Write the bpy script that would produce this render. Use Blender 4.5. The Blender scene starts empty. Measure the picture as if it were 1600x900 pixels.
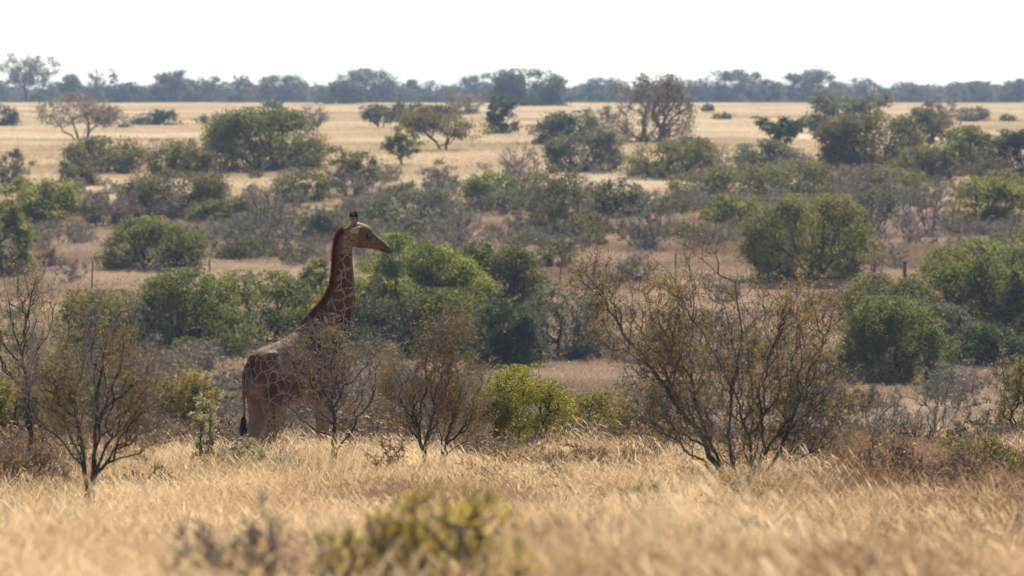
import bpy, math, random
import numpy as np
from mathutils import Vector

# ------------------------------------------------------------------ camera, sky, sun, exposure
scene = bpy.context.scene
F = 8889.0            # focal length in pixels of a 1600 px wide frame (200 mm lens)
YH = 155.0            # image row of eye level
PITCH = math.atan((450 - YH) / F)
cam_d = bpy.data.cameras.new('camera')
cam = bpy.data.objects.new('camera', cam_d)
scene.collection.objects.link(cam)
cam_d.sensor_width = 36.0
cam_d.lens = 200.0
cam_d.clip_start = 0.5
cam_d.clip_end = 20000.0
cam.location = (0, 0, 0)
cam.rotation_euler = (math.radians(90) - PITCH, 0, 0)
cam_d.dof.use_dof = True
cam_d.dof.focus_distance = 98.0
cam_d.dof.aperture_fstop = 3.7
scene.camera = cam

SUN_EL, SUN_AZ = 50.0, 16.0      # degrees; azimuth clockwise from the view direction (+Y)
world = bpy.data.worlds.new('World')
scene.world = world
world.use_nodes = True
nt = world.node_tree
nt.nodes.clear()
sky = nt.nodes.new('ShaderNodeTexSky')
sky.sky_type = 'NISHITA'
sky.sun_disc = False
sky.sun_elevation = math.radians(SUN_EL)
sky.sun_rotation = math.radians(SUN_AZ)
sky.air_density = 0.7
sky.dust_density = 0.4
sky.ozone_density = 1.0
bg = nt.nodes.new('ShaderNodeBackground')
bg.inputs['Strength'].default_value = 0.10
wo = nt.nodes.new('ShaderNodeOutputWorld')
nt.links.new(sky.outputs[0], bg.inputs['Color'])
nt.links.new(bg.outputs[0], wo.inputs['Surface'])

sun_d = bpy.data.lights.new('sun', 'SUN')
sun_d.energy = 5.0
sun_d.angle = math.radians(0.53)
sun_d.color = (1.0, 0.94, 0.85)
sun = bpy.data.objects.new('sun', sun_d)
scene.collection.objects.link(sun)
_el, _az = math.radians(SUN_EL), math.radians(SUN_AZ)
to_sun = Vector((math.sin(_az) * math.cos(_el), math.cos(_az) * math.cos(_el), math.sin(_el)))
sun.rotation_euler = to_sun.to_track_quat('Z', 'Y').to_euler()
sun.location = (30, 60, 80)

vs = scene.view_settings
vs.view_transform = 'Standard'
vs.look = 'None'
vs.gamma = 1.0
vs.exposure = 0.7
vs.use_curve_mapping = False
scene.cycles.use_denoising = True
scene.cycles.max_bounces = 8
scene.cycles.diffuse_bounces = 3
scene.cycles.transmission_bounces = 4
scene.cycles.volume_bounces = 1
scene.cycles.sample_clamp_indirect = 4.0

C = scene.collection
R = np.random.default_rng(7)

# ------------------------------------------------------------------ helpers
def mesh_poly(name, V, faces, k, tint=None, smooth=False):
    """fast mesh of k-gons: V (n,3), faces (m,k)"""
    me = bpy.data.meshes.new(name)
    V = np.asarray(V, dtype=np.float32)
    faces = np.asarray(faces, dtype=np.int32)
    me.vertices.add(len(V))
    me.vertices.foreach_set('co', V.ravel())
    me.loops.add(faces.size)
    me.loops.foreach_set('vertex_index', faces.ravel())
    me.polygons.add(len(faces))
    me.polygons.foreach_set('loop_start', np.arange(len(faces), dtype=np.int32) * k)
    me.update(calc_edges=True)
    if tint is not None:
        a = me.attributes.new('tint', 'FLOAT', 'POINT')
        a.data.foreach_set('value', np.asarray(tint, dtype=np.float32))
    if smooth:
        me.polygons.foreach_set('use_smooth', np.ones(len(faces), dtype=bool))
    return me

def obj(name, me, m=None, parent=None):
    o = bpy.data.objects.new(name, me)
    C.objects.link(o)
    if m is not None:
        if len(me.materials) == 0:
            me.materials.append(m)
    if parent is not None:
        o.parent = parent
    return o

def empty(name, loc, rz=0.0):
    o = bpy.data.objects.new(name, None)
    C.objects.link(o)
    o.location = loc
    o.rotation_euler = (0, 0, rz)
    o.empty_display_size = 0.2
    return o

def tag(o, label=None, cat=None, group=None, kind=None):
    if label: o['label'] = label
    if cat: o['category'] = cat
    if group: o['group'] = group
    if kind: o['kind'] = kind
    return o

def vnoise(x, y, seed=0):
    """cheap smooth pseudo noise in -1..1 for arrays"""
    r = np.random.default_rng(1000 + seed)
    out = 0.0
    for i in range(5):
        a = r.uniform(0, 2 * math.pi)
        f = r.uniform(0.6, 1.7)
        p, q = r.uniform(0, 6.28, 2)
        out = out + np.sin(f * (x * math.cos(a) + y * math.sin(a)) + p) * np.sin(f * 0.8 * (y * math.cos(a) - x * math.sin(a)) + q)
    return out / 2.6

# ------------------------------------------------------------------ terrain: brow, shallow valley, rising plain
_ctrl = [(-60, -2.0), (0, -2.3), (16, -2.5), (25, 'g', 922, .55), (32, 'g', 880, .55), (46, 'g', 832, .52), (60, 'g', 795, .5),
         (76, 'g', 748, .5), (84, 'g', 716, .5), (88, 'g', 706, .48), (97, 'y', 782), (130, -8.3),
         (180, 'y', 690), (240, 'y', 600), (275, 'y', 525), (318, 'y', 448), (360, 'y', 392), (420, 'y', 330), (500, 'y', 268),
         (620, 'y', 222), (900, 'y', 184), (1400, 'y', 162.5), (1800, -1.3), (3200, -3.0), (9000, -10.0)]
def _z(c):
    if len(c) == 2: return c[1]
    z = -(c[2] - YH) / F * c[0]
    return z - c[3] if c[1] == 'g' else z
PD = np.array([c[0] for c in _ctrl], float)
PZ = np.array([_z(c) for c in _ctrl], float)
def _pchip_slopes(x, y):
    h = np.diff(x); dlt = np.diff(y) / h
    m = np.zeros_like(y)
    for i in range(1, len(x) - 1):
        if dlt[i - 1] * dlt[i] > 0:
            w1, w2 = 2 * h[i] + h[i - 1], h[i] + 2 * h[i - 1]
            m[i] = (w1 + w2) / (w1 / dlt[i - 1] + w2 / dlt[i])
    m[0], m[-1] = dlt[0], dlt[-1]
    return m
PM = _pchip_slopes(PD, PZ)
def profile(d):
    d = np.clip(np.asarray(d, float), PD[0], PD[-1])
    i = np.clip(np.searchsorted(PD, d) - 1, 0, len(PD) - 2)
    h = PD[i + 1] - PD[i]
    t = (d - PD[i]) / h
    return ((2*t**3 - 3*t**2 + 1) * PZ[i] + (t**3 - 2*t**2 + t) * h * PM[i]
            + (-2*t**3 + 3*t**2) * PZ[i + 1] + (t**3 - t**2) * h * PM[i + 1])
def terrain(x, d):
    x = np.asarray(x, float); d = np.asarray(d, float)
    a = np.interp(d, [0, 60, 110, 180, 400, 900, 1500], [.02, .12, .13, .22, .34, .25, .15])
    w = np.interp(d, [0, 110, 300, 1000], [5.0, 7.0, 16.0, 50.0])
    return profile(d) + a * vnoise(x / w, d / w * 0.6, 3)
def wx(px, d): return (px - 800.0) / F * d
def wz(py, d): return -(py - YH) / F * d
_DS = np.concatenate([np.arange(30, 130, .5), np.arange(130, 700, 1.0), np.arange(700, 1700, 4.0)])
def locate(px, py):
    """distance where the sight line through (px,py) first meets the ground"""
    x = wx(px, _DS)
    zt = terrain(x, _DS); zr = wz(py, _DS)
    k = np.nonzero(zr <= zt)[0]
    return float(_DS[k[0]]) if len(k) else 1500.0

# ------------------------------------------------------------------ materials
def new_mat(name):
    m = bpy.data.materials.new(name)
    m.use_nodes = True
    m.node_tree.nodes.clear()
    return m, m.node_tree
def N(t, kind, **kw):
    n = t.nodes.new(kind)
    for k, v in kw.items(): setattr(n, k, v)
    return n
def ramp(t, fac, stops):
    r = N(t, 'ShaderNodeValToRGB')
    while len(r.color_ramp.elements) < len(stops): r.color_ramp.elements.new(0.5)
    for e, (p, c) in zip(r.color_ramp.elements, stops):
        e.position = p; e.color = (*c, 1)
    t.links.new(fac, r.inputs[0])
    return r.outputs[0]
def mixc(t, fac, a, b, mode='MIX'):
    n = N(t, 'ShaderNodeMix', data_type='RGBA', blend_type=mode)
    for s, v in ((n.inputs[0], fac), (n.inputs[6], a), (n.inputs[7], b)):
        if isinstance(v, (int, float)): s.default_value = v
        elif isinstance(v, tuple): s.default_value = (*v, 1)
        else: t.links.new(v, s)
    return n.outputs[2]
def math_n(t, op, a, b=0.0, clamp=False):
    n = N(t, 'ShaderNodeMath', operation=op, use_clamp=clamp)
    for s, v in ((n.inputs[0], a), (n.inputs[1], b)):
        if isinstance(v, (int, float)): s.default_value = v
        else: t.links.new(v, s)
    return n.outputs[0]
def noise(t, vec, scale, detail=3.0, rough=0.55):
    n = N(t, 'ShaderNodeTexNoise')
    n.inputs['Scale'].default_value = scale
    n.inputs['Detail'].default_value = detail
    n.inputs['Roughness'].default_value = rough
    if vec is not None: t.links.new(vec, n.inputs['Vector'])
    return n.outputs[0]

def leaf_mat(name, dark, light, trans=0.4, third=None, warm=1.25):
    """leaf blade: diffuse plus light shining through; tint = each leaf's own colour"""
    m, t = new_mat(name)
    at = N(t, 'ShaderNodeAttribute', attribute_name='tint')
    stops = [(0.1, dark), (0.85, light)] if third is None else [(0.05, dark), (0.62, light), (0.95, third)]
    col = ramp(t, at.outputs['Fac'], stops)
    oi = N(t, 'ShaderNodeObjectInfo')
    hs = N(t, 'ShaderNodeHueSaturation')
    t.links.new(math_n(t, 'MULTIPLY_ADD', oi.outputs['Random'], 0.03), hs.inputs['Hue'])
    hs.inputs['Hue'].links[0].from_node.inputs[2].default_value = 0.485
    v = math_n(t, 'MULTIPLY_ADD', oi.outputs['Random'], 0.3)
    v.node.inputs[2].default_value = 0.84
    t.links.new(v, hs.inputs['Value'])
    t.links.new(col, hs.inputs['Color'])
    p = N(t, 'ShaderNodeBsdfPrincipled')
    p.inputs['Roughness'].default_value = 0.55
    p.inputs['Specular IOR Level'].default_value = 0.25
    t.links.new(hs.outputs[0], p.inputs['Base Color'])
    tr = N(t, 'ShaderNodeBsdfTranslucent')
    t.links.new(mixc(t, 1.0, hs.outputs[0], (warm, 1.2, 0.75), 'MULTIPLY'), tr.inputs['Color'])
    mx = N(t, 'ShaderNodeMixShader')
    mx.inputs[0].default_value = trans
    t.links.new(p.outputs[0], mx.inputs[1]); t.links.new(tr.outputs[0], mx.inputs[2])
    o = N(t, 'ShaderNodeOutputMaterial')
    t.links.new(mx.outputs[0], o.inputs['Surface'])
    return m

def bark_mat(name, a, b, scale=9.0):
    m, t = new_mat(name)
    tc = N(t, 'ShaderNodeTexCoord')
    f = noise(t, tc.outputs['Object'], scale, 4.0)
    col = ramp(t, f, [(0.35, a), (0.68, b)])
    p = N(t, 'ShaderNodeBsdfPrincipled')
    p.inputs['Roughness'].default_value = 0.8
    p.inputs['Specular IOR Level'].default_value = 0.3
    t.links.new(col, p.inputs['Base Color'])
    bmp = N(t, 'ShaderNodeBump'); bmp.inputs['Strength'].default_value = 0.4; bmp.inputs['Distance'].default_value = 0.02
    t.links.new(noise(t, tc.outputs['Object'], scale * 5, 3.0), bmp.inputs['Height'])
    t.links.new(bmp.outputs[0], p.inputs['Normal'])
    o = N(t, 'ShaderNodeOutputMaterial'); t.links.new(p.outputs[0], o.inputs['Surface'])
    return m

M = {
    'green':   leaf_mat('leaf_green', (.042, .058, .018), (.215, .215, .052), .54),
    'bright':  leaf_mat('leaf_fresh_green', (.065, .082, .018), (.285, .275, .056), .56),
    'dark':    leaf_mat('leaf_dark_green', (.026, .042, .020), (.110, .122, .042), .46),
    'olive':   leaf_mat('leaf_olive', (.060, .062, .024), (.220, .195, .068), .52),
    'grey':    leaf_mat('leaf_grey_green', (.085, .092, .056), (.180, .178, .105), .4),
    'lime':    leaf_mat('leaf_lime', (.080, .080, .010), (.340, .300, .030), .52),
    'rust':    leaf_mat('leaf_rust_olive', (.115, .095, .024), (.275, .210, .046), 0.52, (.350, .180, .040)),
    'oliverust': leaf_mat('leaf_olive_rust', (.095, .092, .020), (.280, .240, .044), 0.52, (.390, .190, .034)),
    'brown':   leaf_mat('leaf_brown', (.140, .108, .090), (.260, .200, .165), 0.38),
    'drybrown': leaf_mat('leaf_dry_brown', (.160, .092, .045), (.330, .205, .105), 0.4),
    'mauve':   leaf_mat('twig_leaf_mauve', (.130, .105, .078), (.250, .205, .150), 0.38),
    'gold':    leaf_mat('leaf_gold', (.280, .205, .045), (.520, .400, .085), 0.6, (.500, .300, .070)),
    'pale':    leaf_mat('leaf_pale_herb', (.240, .225, .130), (.450, .405, .260), 0.45),
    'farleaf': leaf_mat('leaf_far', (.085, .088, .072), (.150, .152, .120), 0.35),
    'bark':    bark_mat('bark_dark', (.035, .028, .022), (.085, .068, .055)),
    'barkgrey': bark_mat('bark_grey', (.090, .076, .066), (.230, .205, .185)),
    'barkpale': bark_mat('bark_silver', (.050, .036, .028), (.260, .225, .195), 3.0),
    'twig':    bark_mat('twig_grey_mauve', (.165, .132, .108), (.330, .275, .232)),
    'post':    bark_mat('weathered_post', (.090, .075, .062), (.200, .175, .150)),
    'rustpost': bark_mat('rusty_post', (.110, .030, .014), (.220, .065, .028)),
}

def grass_mat(name, a, b, c, trans=0.45, scale=0.12):
    m, t = new_mat(name)
    geo = N(t, 'ShaderNodeNewGeometry')
    at = N(t, 'ShaderNodeAttribute', attribute_name='tint')
    oi = N(t, 'ShaderNodeObjectInfo')
    big = noise(t, geo.outputs['Position'], scale, 3.0)
    f = math_n(t, 'MULTIPLY_ADD', at.outputs['Fac'], 0.45)
    s = math_n(t, 'MULTIPLY_ADD', big, 2.2); s.node.inputs[2].default_value = -0.85
    t.links.new(s, f.node.inputs[2])
    f2 = math_n(t, 'MULTIPLY_ADD', oi.outputs['Random'], 0.18)
    t.links.new(f, f2.node.inputs[2])
    col = ramp(t, f2, [(0.1, a), (0.5, b), (0.95, c)])
    d = N(t, 'ShaderNodeBsdfDiffuse'); t.links.new(col, d.inputs['Color'])
    tr = N(t, 'ShaderNodeBsdfTranslucent'); t.links.new(col, tr.inputs['Color'])
    mx = N(t, 'ShaderNodeMixShader'); mx.inputs[0].default_value = trans
    t.links.new(d.outputs[0], mx.inputs[1]); t.links.new(tr.outputs[0], mx.inputs[2])
    o = N(t, 'ShaderNodeOutputMaterial'); t.links.new(mx.outputs[0], o.inputs['Surface'])
    return m
M['grass_near'] = grass_mat('straw_grass', (.43, .27, .155), (.72, .525, .28), (.90, .73, .46), 0.5, 0.45)
M['grass_brown'] = grass_mat('brown_grass', (.20, .115, .065), (.34, .21, .12), (.52, .36, .22), 0.45, 0.6)
M['grass_mid'] = grass_mat('pinkish_dry_grass', (.29, .19, .122), (.45, .32, .205), (.64, .50, .34), 0.45, 0.05)
M['grass_far'] = grass_mat('pale_gold_grass', (.47, .35, .20), (.65, .51, .31), (.80, .67, .46), 0.45, 0.02)

def ground_mat():
    m, t = new_mat('ground')
    geo = N(t, 'ShaderNodeNewGeometry')
    sp = N(t, 'ShaderNodeSeparateXYZ'); t.links.new(geo.outputs['Position'], sp.inputs[0])
    mr = N(t, 'ShaderNodeMapRange'); mr.inputs[1].default_value = 400; mr.inputs[2].default_value = 520
    t.links.new(sp.outputs[1], mr.inputs[0])
    n1 = noise(t, geo.outputs['Position'], 0.05, 5.0)
    n2 = noise(t, geo.outputs['Position'], 1.3, 4.0)
    near = ramp(t, n1, [(0.3, (.20, .13, .088)), (0.55, (.29, .20, .138)), (0.75, (.38, .28, .185))])
    far = ramp(t, n1, [(0.3, (.40, .29, .16)), (0.55, (.55, .42, .245)), (0.75, (.66, .53, .33))])
    col = mixc(t, mr.outputs[0], near, far)
    col = mixc(t, 0.35, col, ramp(t, n2, [(0.3, (.3, .3, .3)), (0.7, (.9, .9, .9))]), 'OVERLAY')
    p = N(t, 'ShaderNodeBsdfPrincipled'); p.inputs['Roughness'].default_value = 1.0
    p.inputs['Specular IOR Level'].default_value = 0.0
    t.links.new(col, p.inputs['Base Color'])
    b = N(t, 'ShaderNodeBump'); b.inputs['Strength'].default_value = 0.6; b.inputs['Distance'].default_value = 0.2
    t.links.new(n2, b.inputs['Height']); t.links.new(b.outputs[0], p.inputs['Normal'])
    o = N(t, 'ShaderNodeOutputMaterial'); t.links.new(p.outputs[0], o.inputs['Surface'])
    return m
M['ground'] = ground_mat()
M['dirt'] = bark_mat('red_dirt', (.19, .105, .070), (.30, .180, .120), 0.6)
for _n in M['dirt'].node_tree.nodes:
    if _n.type == 'BSDF_PRINCIPLED':
        _n.inputs['Specular IOR Level'].default_value = 0.0
        _n.inputs['Roughness'].default_value = 1.0

# ------------------------------------------------------------------ ground sheet and dirt track
rows = np.unique(np.concatenate([np.arange(-40, 20, 10), np.arange(20, 130, 2.0), np.arange(130, 540, 5.0), np.array([306., 308., 310., 311.5]),
                                 np.arange(540, 1500, 30), np.arange(1500, 3000, 150), np.arange(3000, 9001, 1000)]))
U = np.linspace(-1, 1, 121)
halfw = 30 + 0.22 * np.clip(rows, 0, None) + np.clip(rows - 1500, 0, None) * 0.4
GX = U[None, :] * halfw[:, None]
GD = np.repeat(rows[:, None], len(U), 1)
GZ = terrain(GX, GD)
V = np.stack([GX, GD, GZ], -1).reshape(-1, 3)
nr, ncol = GX.shape
ii, jj = np.meshgrid(np.arange(nr - 1), np.arange(ncol - 1), indexing='ij')
q = (ii * ncol + jj).ravel()
me = mesh_poly('ground', V, np.stack([q, q + 1, q + ncol + 1, q + ncol], 1), 4, smooth=True)
tag(obj('ground', me, M['ground']), 'dry savanna ground sloping into a shallow valley', kind='structure')
TR0, TR1 = 306.0, 311.5
sel = np.nonzero((rows >= TR0) & (rows <= TR1))[0]
V = np.stack([GX[sel], GD[sel], GZ[sel] + 0.03], -1).reshape(-1, 3)
ii, jj = np.meshgrid(np.arange(len(sel) - 1), np.arange(ncol - 1), indexing='ij')
q = (ii * ncol + jj).ravel()
me = mesh_poly('dirt_track', V, np.stack([q, q + 1, q + ncol + 1, q + ncol], 1), 4, smooth=True)
tag(obj('dirt_track', me, M['dirt']), 'narrow reddish dirt track running along the wire fence', kind='structure')

# ------------------------------------------------------------------ haze: the warm hazy air over the plain
bx0, bx1, by0, by1, bz0, bz1 = -5000., 5000., -80., 9200., -13.0, 16.0
bv = [(x, y, z) for z in (bz0, bz1) for y in (by0, by1) for x in (bx0, bx1)]
me = mesh_poly('haze', bv, [(0, 2, 3, 1), (4, 5, 7, 6), (0, 1, 5, 4), (2, 6, 7, 3), (0, 4, 6, 2), (1, 3, 7, 5)], 4)
m, t = new_mat('haze_air')
pv = N(t, 'ShaderNodeVolumePrincipled')
pv.inputs['Color'].default_value = (0.50, 0.70, 1.0, 1)
pv.inputs['Density'].default_value = 0.000125
pv.inputs['Anisotropy'].default_value = 0.2
for s in ('Density Attribute', 'Color Attribute', 'Temperature Attribute'):
    if s in pv.inputs: pv.inputs[s].default_value = ''
o = N(t, 'ShaderNodeOutputMaterial'); t.links.new(pv.outputs[0], o.inputs['Volume'])
tag(obj('haze', me, m), 'thin bluish haze over the plain', kind='stuff')

# ------------------------------------------------------------------ woody plants
def grow(base_nodes, base_par, pts, bf=0.35):
    """join scattered points to a stem as a tree: short links, weighed against path length to the root"""
    nb, n = len(base_nodes), len(pts)
    P = np.vstack([base_nodes, pts])
    par = np.full(nb + n, -1, int); par[:nb] = base_par
    path = np.zeros(nb + n)
    for i in range(nb):
        if par[i] >= 0: path[i] = path[par[i]] + np.linalg.norm(P[i] - P[par[i]])
    best = np.full(n, 1e18); bp = np.zeros(n, int)
    Q = P[nb:]
    for i in range(nb):
        c = np.linalg.norm(Q - P[i], axis=1) + bf * path[i]
        k = c < best; best[k] = c[k]; bp[k] = i
    order = list(range(nb))
    for _ in range(n):
        j = int(np.argmin(best)); best[j] = np.inf
        i = nb + j
        par[i] = bp[j]
        path[i] = path[bp[j]] + np.linalg.norm(P[i] - P[bp[j]])
        order.append(i)
        c = np.linalg.norm(Q - P[i], axis=1) + bf * path[i]
        k = (c < best) & np.isfinite(best)
        best[k] = c[k]; bp[k] = i
    return P, par, order

def radii(par, order, r0, e=2.3, rmax=None):
    r = np.zeros(len(par))
    for i in reversed(order):
        r[i] = (r[i] + 0.0) if r[i] > 0 else 0.0
        ri = max(r[i] ** (1 / e) if r[i] > 0 else 0.0, r0)
        if par[i] >= 0: r[par[i]] += ri ** e
        r[i] = ri
    if rmax is not None: r = np.minimum(r, rmax)
    return r

def tubes(P0, P1, R0, R1, k=4):
    """separate tapered prisms for each edge"""
    n = len(P0)
    D = P1 - P0
    L = np.linalg.norm(D, axis=1, keepdims=True) + 1e-9
    T = D / L
    a = np.where(np.abs(T[:, 2:3]) > 0.9, np.array([[1., 0, 0]]), np.array([[0., 0, 1.]]))
    u = np.cross(T, a); u /= np.linalg.norm(u, axis=1, keepdims=True) + 1e-9
    v = np.cross(T, u)
    ang = np.arange(k) * 2 * math.pi / k
    ring = u[:, None, :] * np.cos(ang)[None, :, None] + v[:, None, :] * np.sin(ang)[None, :, None]
    A = P0[:, None, :] - T[:, None, :] * R0[:, None, None] * 0.4 + ring * R0[:, None, None]
    B = P1[:, None, :] + ring * R1[:, None, None]
    V = np.concatenate([A, B], 1).reshape(-1, 3)
    base = (np.arange(n) * 2 * k)[:, None]
    i = np.arange(k)[None, :]
    j = (np.arange(k) + 1)[None, :] % k
    f = np.stack([base + i, base + j, base + k + j, base + k + i], -1).reshape(-1, 4)
    return V, f

def wiggle_edges(rng, P, par, r, amp=0.1, nsub=2):
    idx = np.nonzero(par >= 0)[0]
    A, B = P[par[idx]], P[idx]
    ra = np.minimum(r[par[idx]], r[idx] * 1.5); rb = r[idx]
    L = np.linalg.norm(B - A, axis=1, keepdims=True)
    if nsub == 1: return A, B, ra, rb
    m = (A + B) / 2 + rng.normal(0, 1, A.shape) * L * amp
    rm = (ra + rb) / 2
    return np.vstack([A, m]), np.vstack([m, B]), np.concatenate([ra, rm]), np.concatenate([rm, rb])

def leaves(rng, centres, sizes, aspect=0.6, updown=0.35, tri=True):
    n = len(centres)
    d = rng.normal(0, 1, (n, 3)); d[:, 2] *= (1 - updown); d /= np.linalg.norm(d, axis=1, keepdims=True)
    e = rng.normal(0, 1, (n, 3)); e -= d * (e * d).sum(1, keepdims=True); e /= np.linalg.norm(e, axis=1, keepdims=True)
    s = np.asarray(sizes)[:, None]
    if tri:
        V = np.stack([centres - d * s * .5, centres + d * s * .35 + e * s * aspect * .6, centres + d * s * .5 - e * s * aspect * .5], 1)
        k = 3
    else:
        V = np.stack([centres - d * s * .5, centres + e * s * aspect * .5, centres + d * s * .5, centres - e * s * aspect * .5], 1)
        k = 4
    return V.reshape(-1, 3), np.arange(n * k).reshape(-1, k), k

def crown_points(rng, kind, n):
    """clump centres in a unit box: x,y in -1..1, z in 0..1"""
    pts = []
    if kind == 'umbrella':
        nl = rng.integers(6, 10)
        for i in range(nl):
            a = rng.uniform(0, 6.28); rr = math.sqrt(rng.uniform(0, 1)) * .72
            c = np.array([math.cos(a) * rr, math.sin(a) * rr, rng.uniform(.60, .86) - .22 * rr ** 2])
            R_ = rng.uniform(.28, .46)
            p = rng.normal(0, 1, (max(4, n // nl), 3)); p /= np.linalg.norm(p, axis=1, keepdims=True)
            p *= rng.uniform(.4, 1, (len(p), 1)) ** .5
            pts.append(c + p * np.array([R_, R_, .13]))
    elif kind in ('fan', 'bare'):
        t = rng.uniform(.12, 1, n * 2) ** .75
        a = rng.uniform(0, 6.28, n * 2)
        rr = np.sqrt(rng.uniform(0, 1, n * 2)) * np.where(t < .7, .22 + 1.1 * t, .99 * np.sqrt(np.clip(1 - ((t - .7) / .36) ** 2, 0, 1)))
        p = np.stack([np.cos(a) * rr, np.sin(a) * rr, t], 1)
        g = vnoise(p[:, 0] * 5, p[:, 2] * 5 + p[:, 1] * 4, int(rng.integers(1000)))
        p = p[g > -.45][:n]
        p[:, 2] *= .80 + .22 * vnoise(p[:, 0] * 4.0, p[:, 1] * 4.0, int(rng.integers(1000)))
        pts.append(p)
    else:
        zlo = {'bush': .10, 'round': .38, 'mound': .05, 'upright': .22, 'open': .34}[kind]
        nl = {'bush': 22, 'round': 16, 'mound': 18, 'upright': 12, 'open': 14}[kind]
        for i in range(nl):
            t = (i + rng.uniform(.2, .8)) / nl
            z = zlo + (1 - zlo) * (.12 + .72 * t)
            prof = math.sqrt(max(.05, 1 - ((z - .38) / .66) ** 2)) if kind != 'upright' else .8 - .3 * abs(z - .55)
            a = rng.uniform(0, 6.28); rr = math.sqrt(rng.uniform(.12, 1)) * .78 * prof
            c = np.array([math.cos(a) * rr, math.sin(a) * rr, z])
            R_ = rng.uniform(.24, .38)
            if kind == 'open': R_ *= .85
            p = rng.normal(0, 1, (max(4, n // nl), 3)); p /= np.linalg.norm(p, axis=1, keepdims=True)
            p[:, 2] = np.where(p[:, 2] < -.3, p[:, 2] * .5, p[:, 2])
            p *= rng.uniform(.45, 1, (len(p), 1)) ** .4
            pts.append(c + p * np.array([R_, R_, R_ * .62]))
    if kind in ('bush', 'mound'):
        # one compact dome with gentle bulges and a few hollows
        pts = []
        cz, az_ = (.38, .60) if kind == 'bush' else (.30, .66)
        nz = int(rng.integers(1000))
        u = rng.normal(0, 1, (n, 3)); u /= np.linalg.norm(u, axis=1, keepdims=True)
        rad = 1 + .16 * vnoise(u[:, 0] * 2.6 + u[:, 1] * 1.7, u[:, 2] * 2.6, nz) + .08 * vnoise(u[:, 0] * 6 + u[:, 1] * 5, u[:, 2] * 6, nz + 1)
        dep = np.where(rng.uniform(0, 1, n) < .7, rng.uniform(.82, 1, n), rng.uniform(.2, .85, n))
        pts.append(u * (rad * dep)[:, None] * np.array([.84, .84, az_ * .86]) + np.array([0, 0, cz]))
        nl = int(rng.integers(7, 12))
        for i in range(nl):
            a = rng.uniform(0, 6.28); el = rng.uniform(-.25, 1.1)
            dv = np.array([math.cos(a) * math.cos(el), math.sin(a) * math.cos(el), math.sin(el)])
            R_ = rng.uniform(.22, .36)
            q_ = rng.normal(0, 1, (n // nl, 3)); q_ /= np.linalg.norm(q_, axis=1, keepdims=True)
            q_ *= rng.uniform(.6, 1, (len(q_), 1))
            pts.append(dv * np.array([.70, .70, az_ * .74]) + np.array([0, 0, cz]) + q_ * R_ * np.array([1, 1, .62]))
        p = np.vstack(pts)
        g = vnoise(p[:, 0] * 4.2 + p[:, 1] * 3.3, p[:, 2] * 6.0 - p[:, 1] * 2.0, nz + 2)
        p = p[(g > -.78) & (p[:, 2] > .02)]
        a = rng.uniform(0, 6.28, n // 3); rr = rng.uniform(.55, .93, n // 3)
        p = np.vstack([p, np.stack([np.cos(a) * rr, np.sin(a) * rr, rng.uniform(.02, .30, n // 3)], 1)])
        pts = [p]
    p = np.vstack(pts)
    lo, hi = np.percentile(p, 2, axis=0), np.percentile(p, 98, axis=0)
    p[:, :2] = (p[:, :2] - (lo[:2] + hi[:2]) / 2) / ((hi[:2] - lo[:2]) / 2)
    zmin = {'umbrella': .42, 'fan': .12, 'bare': .12, 'bush': .07, 'round': .3, 'mound': .03, 'upright': .15, 'open': .22}[kind]
    p[:, 2] = zmin + (p[:, 2] - lo[2]) / (hi[2] - lo[2]) * (.97 - zmin)
    p[:, 2] = np.maximum(p[:, 2], .02)
    return p

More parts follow.
